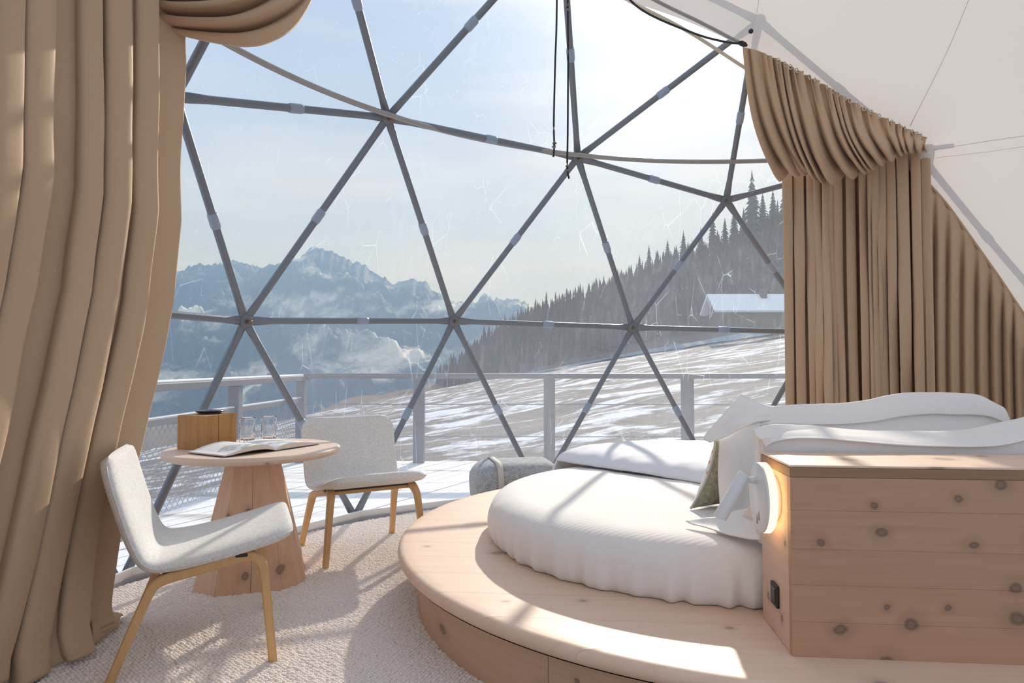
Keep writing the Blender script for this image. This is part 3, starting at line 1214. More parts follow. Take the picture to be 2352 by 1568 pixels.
def swag():
    """bunched upper drape at the top left: folds run from the lower left up to the right"""
    low = [(225, -95), (285, -8), (335, 45), (400, 76), (480, 96), (560, 107), (620, 98), (672, 66), (705, 22), (726, -30), (760, -150)]
    upp = [(215, -170), (240, -160), (280, -160), (330, -165), (400, -180), (460, -200), (520, -225), (580, -250), (640, -285), (690, -320), (740, -360)]
    lowc, uppc = crom(low, 120), crom(upp, 120)
    nu, nv = 120, 110
    V = []
    for i in range(nu):
        u = i / (nu - 1)
        for j in range(nv):
            v = j / (nv - 1)
            t = v ** 1.15
            p = lerp(uppc[i], lowc[i], t)
            # sagging fold lines: folds gather to the left anchor and fan out to the right
            sag = 34 * math.sin(math.pi * u) * math.sin(math.pi * v)
            q = v * (5.2 + 1.2 * math.sin(3 * u)) + .5 * u + .10 * math.sin(7 * u + 5 * v)
            fold = pleat(q) * (.25 + .75 * math.sin(math.pi * min(1, u * .95 + .05))) * min(1, 6 * (1 - v) + .12)
            dep = 2.80 - .16 * math.sin(math.pi * min(1, v * .93)) ** .7 * (.4 + .6 * math.sin(math.pi * u)) - .042 * fold + .10 * (v > .999)
            dep += .12 * u
            V.append(ony(p[0], p[1] + sag - 5 * fold, dep))
    o = solid(mesh('window_curtain_swag', V, grid_faces(nu, nv), M_curtain, None, True), .007)
    m = o.modifiers.new('s', 'SUBSURF')
    m.levels = m.render_levels = 1
    tag(o, 'gathered taupe swag bulging over the top of the left curtain', 'curtain', 'taupe dome curtains')


swag()


def right_curtain():
    NS, NZ = 560, 60
    a0, a1 = 79.8, 62.2
    L = math.radians(a0 - a1) * 3.1
    zs = np.linspace(2.56, .0, NZ)
    sp = .066 + .026 * np.sin(np.linspace(0, 17, NS)) + .018 * np.sin(np.linspace(2, 47, NS))
    ph = np.cumsum(1 / sp) * (L / NS)
    V = np.zeros((NS, NZ, 3))
    for i in range(NS):
        u = i / (NS - 1)
        for j, z in enumerate(zs):
            q = pleat(ph[i] + .10 * math.sin(1.7 * z + 9 * u) + .05 * math.sin(4 * z + 21 * u))
            env = .25 + .75 * min(1, u * 6)
            amp = (.066 + .026 * math.sin(u * 23 + 1) + .014 * math.sin(u * 51)) * env
            # the first panel opens a little like a tent under the valance
            r = 3.10 - amp * q + .015 * fbm(u * 4, z, 1, 2, 1.0)
            a = math.radians(a0 + (a1 - a0) * u) + .0065 * math.sin(2 * math.pi * ph[i] * 2)
            V[i, j] = (CEN[0] + r * math.cos(a), CEN[1] + r * math.sin(a), z)
    o = solid(mesh('window_curtain', V.reshape(-1, 3), grid_faces(NS, NZ), M_curtain, None, True), .006)
    tag(o, 'closely pleated taupe curtain hanging at the right behind the bed pillows', 'curtain', 'taupe dome curtains')

    # panel further right, its top following the lining
    top = crom([sph(x, y, .955) for x, y in ((2118, 405), (2175, 470), (2240, 560), (2300, 645), (2352, 722), (2440, 840))], 260)
    NS, NZ = 260, 40
    V = np.zeros((NS, NZ, 3))
    for i in range(NS):
        u = i / (NS - 1)
        T = top[i]
        rel = T[:2] - CEN[:2]
        r0, a = np.hypot(*rel), math.atan2(rel[1], rel[0])
        for j in range(NZ):
            w = j / (NZ - 1)
            z = T[2] * (1 - w)
            q = pleat(9.5 * u + .15 * math.sin(2 * z)) * .035 * min(1, w * 5 + .15)
            r = min(r0, 3.36) * min(1, w * 6) + r0 * max(0, 1 - w * 6) - q
            V[i, j] = (CEN[0] + r * math.cos(a), CEN[1] + r * math.sin(a), z)
    o = solid(mesh('window_curtain', V.reshape(-1, 3), grid_faces(NS, NZ), M_curtain, None, True), .006)
    tag(o, 'shaded taupe curtain panel at the far right with a slanting top under the lining', 'curtain', 'taupe dome curtains')
    mesh('top_hem', *tube(top, .010, 6), M_curtain, o, True)


right_curtain()


def valance():
    head = crom([(1706, 108), (1750, 120), (1810, 150), (1870, 182), (1930, 218), (2000, 256), (2070, 290), (2126, 316)], 300)
    foot = crom([(1790, 418), (1845, 408), (1905, 424), (1965, 408), (2005, 390), (2045, 372), (2085, 352), (2130, 350)], 300)
    nu, nv = 420, 72
    head, foot = crom(head, nu), crom(foot, nu)
    us = np.linspace(0, 1, nu)
    ph = np.cumsum(1 / (.070 + .026 * np.sin(us * 19 + .6) + .016 * np.sin(us * 43))) / nu
    V = np.zeros((nu, nv, 3))
    for i in range(nu):
        u = us[i]
        T = sph(head[i][0], head[i][1], .93)
        yb = lerp(4.62, 4.42, u)
        g = min(1., max(0., (u - .10) * 7))             # gathers start after the plain first stretch
        for j in range(nv):
            v = j / (nv - 1)
            f = pleat(ph[i] + .25 * v * math.sin(5 * u + 1) + .08 * math.sin(6 * v + 9 * u)) * g + (1 - g) * .7 * pleat(u * 13 * (1 - .3 * v) + .2)
            f2 = pleat(ph[i] * 2.0 + .3) * g * max(0, 1 - v * 2.6)
            puff = v * v * (3 - 2 * v)
            px = lerp(head[i], foot[i], v)
            belly = math.sin(math.pi * min(1, v ** 1.5 * .97))
            px = px + np.array([-(16 - 13 * u) * math.sin(math.pi * v) + 5 * f2, 26 * math.sin(math.pi * v) * (1 - u) + 13 * f * v ** 4 * (1 - .55 * u)])
            y = lerp(T[1], yb, min(1, v * 1.25)) - (.19 - .10 * u) * belly - (.020 + .055 * puff) * f * (1 - .35 * u) - .020 * f2
            if v > .88:
                y += ((v - .88) / .12) ** 1.5 * .22      # cloth turns under at the foot
                px = px - np.array([0, ((v - .88) / .12) ** 2 * (9 - 5 * u)])
            V[i, j] = ony(px[0], px[1], y)
    o = solid(mesh('curtain_valance', V.reshape(-1, 3), grid_faces(nu, nv), M_curtain, None, True), .006)
    tag(o, 'gathered taupe balloon valance hooked with rings under the white lining', 'curtain', 'taupe dome curtains')
    # heading tape and rings
    for k in range(24):
        u = .24 + .74 * k / 23 + RNG.uniform(-.008, .008)
        i = int(u * (nu - 1))
        c = sph(head[i][0], head[i][1] + 1, .925)
        rr, tt, a = .016, [], RNG.uniform(.3, 1.0)
        for q in np.linspace(0, 2 * math.pi, 15):
            tt.append(c + np.array([math.cos(a) * rr * math.cos(q), math.sin(a) * rr * math.cos(q), rr * math.sin(q)]))
        mesh('ring', *tube(tt, .0038, 6, caps=False), M_brass, o, True)


valance()

# ------------------------------------------------------------------ bed platform
plat = tag(empty('bed_platform', (PC[0], PC[1], 0)), 'round pale pine platform with a rounded edge under the bed', 'platform')


def platform():
    th = .05
    prof = [(0, PZ - th), (PR_ - .014, PZ - th)]
    for k in range(9):
        a = -math.pi / 2 + math.pi * k / 8
        prof.append((PR_ - .025 + .025 * math.cos(a), PZ - th / 2 + th / 2 * math.sin(a)))
    prof += [(PR_ - .06, PZ), (PR_ * .5, PZ), (0, PZ)]
    v, f = lathe(prof[1:-1], 160, (PC[0], PC[1], 0))
    ang = math.radians(-5)
    nd = Vector((-math.sin(ang), math.cos(ang), 0))
    k = 0
    c0 = nd.dot(Vector((PC[0], PC[1], 0)))
    w = .205
    e = -PR_ - .01
    while e < PR_:
        bm = bmesh.new()
        vs = [bm.verts.new(p) for p in v]
        for q in f:
            bm.faces.new([vs[i] for i in q])
        n = 160
        m = len(prof) - 2
        bm.faces.new([vs[i * m + m - 1] for i in range(n)])
        bm.faces.new([vs[i * m] for i in reversed(range(n))])
        for s, c in ((-1, c0 + e), (1, c0 + e + w - .0012)):
            r = bmesh.ops.bisect_plane(bm, geom=bm.verts[:] + bm.edges[:] + bm.faces[:], plane_co=nd * c, plane_no=nd * s, clear_outer=True)
            ed = [g for g in r['geom_cut'] if isinstance(g, bmesh.types.BMEdge)]
            if ed:
                bmesh.ops.edgenet_fill(bm, edges=ed)
        if len(bm.faces):
            o = smooth_angle(bmobj('plank', bm, M_pine_top, plat, True), 35)
        else:
            bm.free()
        e += w
        k += 1
    # riser of bent boards
    rr, n = 1.446, 10
    for s in range(n):
        a0, a1 = 2 * math.pi * s / n + .25, 2 * math.pi * (s + 1) / n + .25 - .0016
        vv = []
        aa = np.linspace(a0, a1, 17)
        for a in aa:
            for (q, z) in ((rr, -.01), (rr, PZ - .049), (rr - .03, PZ - .049), (rr - .03, -.01)):
                vv.append((PC[0] + q * math.cos(a), PC[1] + q * math.sin(a), z))
        ff = []
        for i in range(16):
            for j in range(4):
                ff.append((i * 4 + j, i * 4 + (j + 1) % 4, (i + 1) * 4 + (j + 1) % 4, (i + 1) * 4 + j))
        ff += [(3, 2, 1, 0), (64, 65, 66, 67)]
        smooth_angle(mesh('riser_board', vv, ff, M_pine_rim, plat, True))


platform()

# ------------------------------------------------------------------ mattress with its sheet
def stadium(t, r):
    """point on the stadium outline of the mattress, t 0..1 counter-clockwise, radius r, and outward normal angle"""
    per = 2 * math.pi * MR + 2 * MLEN
    s = (t % 1) * per
    h = math.pi * MR
    if s < h:                                             # left half circle from far side round to the near side
        a = math.pi / 2 + s / MR
        return MC[0] + r * math.cos(a), MC[1] + r * math.sin(a), a
    s -= h
    if s < MLEN:
        return MC[0] + s, MC[1] - r, -math.pi / 2
    s -= MLEN
    if s < h:
        a = -math.pi / 2 + s / MR
        return MC[0] + MLEN + r * math.cos(a), MC[1] + r * math.sin(a), a
    s -= h
    return MC[0] + MLEN - s, MC[1] + r, math.pi / 2


def mattress():
    nt = 420
    prof = [(.962, .002), (.978, .014), (.988, .036), (.992, .066), (.990, .096), (.982, .124), (.966, .150), (.940, .172), (.905, .187), (.86, .196), (.80, .200), (.70, .203), (.56, .204), (.40, .205), (.2, .205), (0.0, .205)]
    V = np.zeros((nt, len(prof), 3))
    for i in range(nt):
        t = i / nt
        for j, (rr, z) in enumerate(prof):
            x, y, a = stadium(t, MR * rr)
            low = max(0, 1 - z / .14)
            wr = .016 * low * (math.sin(i * .92 + 2.5 * math.sin(i * .11)) + .6 * math.sin(i * 1.71 + 1)) * (.35 + .65 * abs(fbm(t * 30, 0, 3, 2)) * 2)
            wr += .008 * fbm(x * 3, y * 3, z * 3, 3)
            if rr < .85:
                wr = 0
            zz = PZ + z + (.010 * fbm(x, y, 1, 3, 1.6) if rr < .85 else 0)
            V[i, j] = (x + wr * math.cos(a), y + wr * math.sin(a), zz)
    o = mesh('round_mattress', V.reshape(-1, 3), grid_faces(nt, len(prof), True), M_sheet, None, True)
    m = o.modifiers.new('s', 'SUBSURF')
    m.levels = m.render_levels = 1
    tag(o, 'round mattress under a white fitted sheet on the pine platform', 'mattress')


mattress()


def in_stadium(x, y):
    cx = min(max(x, MC[0]), MC[0] + MLEN)
    return math.hypot(x - cx, y - MC[1])


def duvet():
    A, B = np.array([.12, 4.00]), np.array([1.24, 2.74])
    d = (B - A) / np.linalg.norm(B - A)
    L = np.linalg.norm(B - A)
    n = np.array([-d[1], d[0]])
    if n @ (np.array([1.6, 3.6]) - A) < 0:
        n = -n
    nu, nv = 110, 60
    V = []
    for i in range(nu):
        u = i / (nu - 1)
        for j in range(nv):
            v = j / (nv - 1)
            w = v ** 1.25 * 1.5
            p = A + d * u * L + n * (w + .035 * fbm(u * 5, 0, 9, 3) - .03 * math.sin(math.pi * u))
            rr = in_stadium(*p)
            drop = 0
            if rr > .96:
                cx = min(max(p[0], MC[0]), MC[0] + MLEN)
                q = np.array([p[0] - cx, p[1] - MC[1]])
                drop = min((rr - .96) * .9, .20)
                p = np.array([cx, MC[1]]) + q / rr * (.96 + .05 * (1 - math.exp(-(rr - .96) * 12)))
            h = .050 * (1 - math.exp(-w * 30)) + .045 * (1 - math.exp(-w * 4)) + .008 * fbm(p[0], p[1], 4, 4, 3) + .012 * math.exp(-w * 9) * (math.sin(u * 16 + w * 20) * .5 + .5)
            V.append((p[0], p[1], PZ + .213 + h - drop))
    o = solid(mesh('duvet', V, grid_faces(nu, nv), M_duvet, None, True), .012)
    tag(o, 'folded back white duvet on the far side of the round bed', 'duvet')


duvet()

# ------------------------------------------------------------------ headboard box
HX, HY, HA = .734, 1.781, math.radians(-5.2)
HB = empty('headboard_box', (HX, HY, PZ), HA)
tag(HB, 'knotty pine headboard box with a darker top edge at the lower right', 'headboard')
HT, HD, HL = .748 - PZ, .275, 1.75                        # height, depth, length
zc = [0, .0905, .186, .279, .380, HT - .032]
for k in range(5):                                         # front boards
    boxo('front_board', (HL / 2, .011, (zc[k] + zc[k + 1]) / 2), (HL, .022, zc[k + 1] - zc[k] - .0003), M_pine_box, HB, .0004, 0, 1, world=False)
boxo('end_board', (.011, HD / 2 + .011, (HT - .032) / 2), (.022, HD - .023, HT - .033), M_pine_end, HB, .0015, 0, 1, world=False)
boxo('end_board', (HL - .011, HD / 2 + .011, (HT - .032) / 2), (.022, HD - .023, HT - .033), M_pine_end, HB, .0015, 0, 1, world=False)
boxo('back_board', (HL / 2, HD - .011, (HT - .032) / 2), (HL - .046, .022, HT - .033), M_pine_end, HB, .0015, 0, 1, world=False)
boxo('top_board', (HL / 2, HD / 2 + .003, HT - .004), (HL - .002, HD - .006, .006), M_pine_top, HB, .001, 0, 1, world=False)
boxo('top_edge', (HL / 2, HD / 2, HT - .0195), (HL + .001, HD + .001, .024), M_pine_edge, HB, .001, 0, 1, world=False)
so = boxo('power_socket', (-.004, .135, .115), (.009, .060, .062), M_black, HB, .003, 0, 2, world=False)
bmobj('socket_well', box_bm((.005, .040, .040), .002, 1, Matrix.Translation((-.0085, .135, .115))), M_blackdisc, so, False, False)

# reading lamp on the end of the box
LMP = tag(empty('reading_lamp', tuple((Matrix.Translation((HX, HY, PZ)) @ Matrix.Rotation(HA, 4, 'Z') @ Vector((0, .135, .386)))), HA), 'round white wall lamp with a warm glowing rim and tilted reading tube', 'lamp')


def xlathe(prof, n=56):
    """revolve (radius, x) about the local -X axis"""
    v = [(-x, r * math.cos(2 * math.pi * i / n), r * math.sin(2 * math.pi * i / n)) for i in range(n) for (r, x) in prof]
    return v, grid_faces(n, len(prof), True)


RD = .098
mesh('mount', *xlathe([(0, 0), (.062, 0), (.064, .003), (.064, .020), (0, .020)]), M_white, LMP, False, False)
mesh('glowing_rim', *xlathe([(.06, .019), (RD - .004, .019), (RD, .023), (RD, .039), (RD - .003, .0415), (.05, .0415)]), M_glow, LMP, False, False)
smooth_angle(mesh('disc', *xlathe([(0, .041), (RD - .001, .041), (RD, .0425), (RD - .001, .046), (RD - .004, .0475), (0, .0475)]), M_white, LMP, True, False))
smooth_angle(mesh('joint', *tube([(-.0475, .02, .045), (-.062, .02, .045), (-.0625, .02, .045), (-.090, .02, .046)], [.010, .010, .0085, .0085], 14), M_white, LMP, True, False))
smooth_angle(mesh('reading_tube', *tube([(-.078, .018, .062), (-.080, .018, .0595), (-.150, .015, -.062), (-.1505, .015, -.0635)], [.0165, .019, .019, .0185], 20), M_white, LMP, True, False))
for (y, z, s) in ((-.010, -.052, .021), (.010, -.064, .024)):
    v = [(-.0482, y - s * .42, z - s * .5), (-.0482, y + s * .42, z - s * .5), (-.0482, y, z + s * .75), (-.0478, y - s * .42, z - s * .5), (-.0478, y + s * .42, z - s * .5), (-.0478, y, z + s * .75)]
    mesh('emblem', v, [(0, 1, 2), (3, 5, 4), (0, 3, 4, 1), (1, 4, 5, 2), (2, 5, 3, 0)], M_bronze, LMP, False, False)


# ------------------------------------------------------------------ pillows
def loft(name, secs, mat, label, cat, group, nu=70, nv=72, wr=.010, seed=0, parent=None):
    """closed sections (lists of points) lofted along their order"""
    S = []
    for s in secs:
        s = np.asarray(s, float)
        c = np.vstack([s, s[:1]])
        S.append(crom(c, nv + 1)[:-1])
    S = np.array(S)
    out = np.array([crom(S[:, k], nu) for k in range(nv)]).transpose(1, 0, 2)
    for i in range(nu):
        cc = out[i].mean(0)
        for k in range(nv):
            p = out[i, k]
            d = p - cc
            d = d / (np.linalg.norm(d) + 1e-9)
            out[i, k] = p + d * (wr * fbm(p[0] * 1.2, p[1] * 3 + seed, p[2] * 3, 4, 2.2))
    V = out.reshape(-1, 3)
    F = [tuple(q) for q in np.array([(i * nv + k, i * nv + (k + 1) % nv, (i + 1) * nv + (k + 1) % nv, (i + 1) * nv + k) for i in range(nu - 1) for k in range(nv)])]
    F.append(tuple(range(nv - 1, -1, -1)))
    F.append(tuple((nu - 1) * nv + k for k in range(nv)))
    o = mesh(name, V, F, mat, parent, True)
    if label:
        tag(o, label, cat, group)
    return o


def sec(x, pts, dx=None):
    """section given as (y, z) pairs at x"""
    return [(x + (dx[i] if dx else 0), y, z) for i, (y, z) in enumerate(pts)]


def patch(name, rows, parent, mat=None, nu=24, nv=24, th=.004, wr=.004):
    """thin cloth patch through a net of points"""
    Rr = np.array([crom(r, nu) for r in np.array(rows, float)])
    out = np.array([crom(Rr[:, k], nv) for k in range(nu)])
    for q in out.reshape(-1, 3):
        q += wr * fbm(q[0], q[1], q[2], 3, 9) * np.array([.3, 1, .6])
    o = solid(mesh(name, out.reshape(-1, 3), grid_faces(nu, nv), mat or M_pillow, parent, True), th)
    return o


def py_(px, py, y):
    return tuple(ony(px, py, y))


ZT = MZ + .008
# near pillow, lying along the back of the headboard box
nearP = []
for (pxr, pyr, yr, th, lift) in ((1742, 1000, 2.12, .035, .0), (1757, 986, 2.14, .06, 0), (1800, 977, 2.17, .085, 0), (1856, 977, 2.20, .10, 0), (1952, 984, 2.20, .105, 0), (2080, 990, 2.18, .105, 0), (2207, 988, 2.15, .10, 0), (2300, 972, 2.12, .10, 0), (2420, 945, 2.05, .10, 0)):
    r = np.array(py_(pxr, pyr, yr))
    x, y, z = r
    h = z - ZT
    yb = HY + HD + (x - HX) * math.tan(HA) + .014         # back face of the box
    nearP.append(sec(x, [(yb + .01, ZT - .002), (yb + .0, ZT + h * .35), (yb + .006, ZT + h * .62), (yb + .012, z - .034), (yb - .002, z - .030), ((yb + y) / 2 - .006, z - .010), (y, z), (y + th * .7, z - h * .12), (y + th * 1.25, z - h * .45), (y + th * 1.2, ZT + h * .16), (y + th * .7, ZT - .002)]))
pB = loft('bed_pillow', nearP, M_pillow, 'white pillow pressed along the back of the headboard box', 'pillow', 'white bed pillows', 90, 80, .008, 1)
# far pillow, standing higher behind it
farP = []
for (pxr, pyr, yr, th) in ((1672, 975, 2.50, .03), (1692, 950, 2.51, .06), (1740, 936, 2.52, .085), (1850, 930, 2.52, .10), (1960, 922, 2.52, .10), (2080, 903, 2.52, .10), (2170, 902, 2.52, .10), (2240, 905, 2.50, .09), (2296, 930, 2.48, .03)):
    x, y, z = py_(pxr, pyr, yr)
    h = z - ZT
    farP.append(sec(x, [(y - .07, ZT - .002), (y - .085, ZT + h * .3), (y - .07, ZT + h * .6), (y - .045, z - h * .17), (y - .060, z - h * .16), (y - .03, z - .012), (y, z), (y + th * .6, z - h * .12), (y + th * 1.1, z - h * .45), (y + th * 1.1, ZT + h * .2), (y + th * .5, ZT - .002)]))
pA = loft('bed_pillow', farP, M_pillow, 'taller white pillow standing behind the first with its open end flopping to the left', 'pillow', 'white bed pillows', 90, 80, .010, 5)
# open end of the far pillowcase
patch('case_end', [[py_(1700, 905, 2.50), py_(1722, 915, 2.51), py_(1770, 932, 2.52), py_(1850, 934, 2.56)],
                   [py_(1655, 958, 2.46), py_(1690, 945, 2.47), py_(1750, 946, 2.47), py_(1850, 946, 2.55)],
                   [py_(1617, 1003, 2.43), py_(1650, 985, 2.44), py_(1715, 962, 2.44), py_(1840, 957, 2.55)],
                   [py_(1631, 1016, 2.425), py_(1672, 1000, 2.43), py_(1745, 968, 2.44), py_(1840, 962, 2.56)]], pA)
patch('case_flap', [[py_(1652, 1008, 2.445), py_(1672, 998, 2.445), py_(1710, 975, 2.45), py_(1745, 965, 2.45)],
                    [py_(1650, 1090, 2.46), py_(1680, 1085, 2.42), py_(1715, 1075, 2.43), py_(1745, 1070, 2.42)],
                    [py_(1654, 1178, 2.46), py_(1682, 1165, 2.38), py_(1712, 1160, 2.40), py_(1745, 1150, 2.38)],
                    [py_(1640, 1192, 2.40), py_(1680, 1196, 2.36), py_(1715, 1195, 2.33), py_(1750, 1190, 2.32)]], pA, wr=.012)
# open end and bottom tip of the near pillowcase
patch('case_end', [[py_(1729, 987, 2.10), py_(1769, 976, 2.13), py_(1856, 977, 2.165), py_(1950, 986, 2.22)],
                   [py_(1735, 1000, 2.085), py_(1770, 992, 2.10), py_(1856, 990, 2.125), py_(1950, 996, 2.21)],
                   [py_(1748, 1009, 2.075), py_(1780, 1005, 2.085), py_(1856, 1003, 2.105), py_(1950, 1006, 2.21)]], pB)
patch('case_flap', [[py_(1731, 990, 2.11), py_(1745, 990, 2.12), py_(1762, 990, 2.13)],
                    [py_(1742, 1045, 2.09), py_(1755, 1050, 2.10), py_(1770, 1050, 2.11)],
                    [py_(1745, 1120, 2.08), py_(1760, 1120, 2.085), py_(1778, 1120, 2.09)],
                    [py_(1705, 1185, 2.20), py_(1745, 1200, 2.15), py_(1782, 1205, 2.09)]], pB, wr=.010)
patch('case_tip', [[py_(1575, 1196, 2.36), py_(1610, 1190, 2.35), py_(1650, 1186, 2.33), py_(1700, 1170, 2.28), py_(1778, 1160, 2.10)],
                   [py_(1590, 1202, 2.33), py_(1630, 1208, 2.30), py_(1670, 1214, 2.26), py_(1715, 1215, 2.20), py_(1778, 1205, 2.10)],
                   [py_(1612, 1208, 2.30), py_(1650, 1220, 2.24), py_(1690, 1231, 2.18), py_(1730, 1238, 2.13), py_(1778, 1240, 2.09)]], pB, wr=.003)
# third pillow at the frame edge
rP = []
for (x, th, zt, yy) in ((1.735, .02, .70, 2.33), (1.76, .07, .80, 2.32), (1.82, .11, .90, 2.30), (1.92, .14, .965, 2.28), (2.05, .15, .97, 2.26), (2.13, .09, .88, 2.26), (2.16, .03, .72, 2.26)):
    h = zt - ZT
    rP.append(sec(x, [(yy - th * .7, ZT), (yy - th, ZT + h * .35), (yy - th * .7, ZT + h * .75), (yy, zt), (yy + th * .7, ZT + h * .75), (yy + th, ZT + h * .35), (yy + th * .7, ZT)]))
loft('bed_pillow', rP, M_pillow, 'plump white pillow cut off by the right edge of the photo', 'pillow', 'white bed pillows', 40, 48, .010, 9)

# olive cushion with a coral printed front
def cushion():
    w, h, t = .36, .235, .052
    o0 = np.array(py_(1586, 1168, 2.585))
    T0 = np.array(py_(1642, 1012, 2.60))
    upv = T0 - o0
    side_ = np.array([.88, .47, 0.])
    nrm2 = np.cross(side_, upv)
    nrm2 /= np.linalg.norm(nrm2)
    if nrm2[1] > 0:
        nrm2 = -nrm2
    root = tag(empty('scatter_cushion', (o0[0] + .12, o0[1] + .08, o0[2])), 'small olive cushion with a coral printed front leaning on the white pillows', 'cushion')
    n = 26
    for nm, sgn, mat in (('olive_back', 1, M_olive), ('coral_front', -1, M_coral)):
        V = []
        for i in range(n):
            for j in range(n):
                a, b = i / (n - 1), j / (n - 1)
                A, B = 2 * a - 1, 2 * b - 1
                th = t * ((1 - A ** 4) * (1 - B ** 4)) ** .6
                pinch = .03 * (1 - abs(B) ** 2) * (1 if a < .5 else -1) * (abs(A) ** 3)
                p = o0 + side_ * (a * w + pinch) + upv * (b + .02 * (1 - A * A) * (-1 if b > .5 else 1) * abs(B) ** 3)
                V.append(p + nrm2 * (sgn * th * (.9 if sgn > 0 else 1.0)))
        mesh(nm, V, grid_faces(n, n), mat, root, True)
    ed = [o0 + side_ * (.03 * (1 - (2 * b - 1) ** 2)) + upv * b for b in np.linspace(0, 1, 24)]
    ed += [o0 + side_ * (w * a) + upv * (1 - .02 * (1 - (2 * a - 1) ** 2)) for a in np.linspace(0.02, 1, 20)]
    mesh('piping', *tube(ed, .0045, 6), M_strap, root, True)


cushion()

# ------------------------------------------------------------------ pouf by the window
def pouf():
    c = np.array([.03, 4.68])
    root = tag(empty('felt_pouf', (c[0], c[1], 0), math.radians(12)), 'grey felt pouf with a pale strap between bed and window', 'pouf')
    bm = box_bm((.62, .50, .35), .135, 6, Matrix.Translation((0, 0, .175)))
    for v in bm.verts:
        v.co += Vector(v.co).normalized() * .008 * fbm(v.co.x, v.co.y, v.co.z, 3, 6)
    bmobj('body', bm, M_felt2, root, True, False)
    P = []
    hw, hh, r = .252, .176, .135
    for (cx, cz, a0) in ((hw - r, hh - r, 0), (-(hw - r), hh - r, 90), (-(hw - r), -(hh - r), 180), (hw - r, -(hh - r), 270)):
        for a in np.linspace(a0, a0 + 90, 9):
            P.append((0, cx + (r + .004) * math.cos(math.radians(a)), hh + .0 + cz + (r + .004) * math.sin(math.radians(a))))
    P.append(P[0])
    v, f = [], []
    for p in P:
        v += [(-.155 - .02, p[1], p[2]), (-.155 + .02, p[1], p[2])]
    f = [(2 * i, 2 * i + 1, 2 * i + 3, 2 * i + 2) for i in range(len(P) - 1)]
    solid(mesh('strap', v, f, M_strap, root, True, False), .006)


pouf()

# ------------------------------------------------------------------ table
TC, TZ, TR = np.array([-1.245, 3.25]), .612, .404
tab = tag(empty('round_table', (TC[0], TC[1], 0)), 'round pine table on a faceted tapering pedestal between the two chairs', 'table')
prof = [(TR - .05, -.036), (TR - .02, -.034), (TR - .007, -.026), (TR, -.014), (TR - .003, -.005), (TR - .010, 0), (TR * .6, 0)]
m = len(prof)
v, f = lathe(prof, 96, (TC[0], TC[1], TZ))
f = [tuple(q) for q in f] + [tuple(i * m + m - 1 for i in range(96)), tuple(i * m for i in reversed(range(96)))]
smooth_angle(mesh('tabletop', v, f, M_pine_tab, tab, True), 30)
ped_rot = math.atan2(3.051 - 2.966, -1.049 + 1.319)


def octa(w, c):
    h = w / 2
    p = [(-(h - c), -h), (h - c, -h), (h, -(h - c)), (h, h - c), (h - c, h), (-(h - c), h), (-h, h - c), (-h, -(h - c))]
    cr, sr = math.cos(ped_rot), math.sin(ped_rot)
    return [(TC[0] + x * cr - y * sr, TC[1] + x * sr + y * cr) for x, y in p]


lo_, hi_ = octa(.485, .10), octa(.225, .045)
gap = .0012
for k in range(8):                                         # each face is two boards, narrow faces one
    a, b = np.array(lo_[k]), np.array(lo_[(k + 1) % 8])
    A, B = np.array(hi_[k]), np.array(hi_[(k + 1) % 8])
    cuts = (0, .53, 1) if k % 2 == 0 else (0, 1)
    for c0, c1 in zip(cuts[:-1], cuts[1:]):
        bl, br, tl, tr = lerp(a, b, c0 + .003), lerp(a, b, c1 - .003), lerp(A, B, c0 + .003), lerp(A, B, c1 - .003)
        inn = lambda p: TC + (p - TC) * .86
        vv = [(*bl, -.008), (*br, -.008), (*tr, TZ - .036), (*tl, TZ - .036), (*inn(bl), -.008), (*inn(br), -.008), (*inn(tr), TZ - .036), (*inn(tl), TZ - .036)]
        mesh('pedestal_board', vv, [(0, 1, 2, 3), (7, 6, 5, 4), (0, 4, 5, 1), (1, 5, 6, 2), (2, 6, 7, 3), (3, 7, 4, 0)], M_pine_ped, tab)


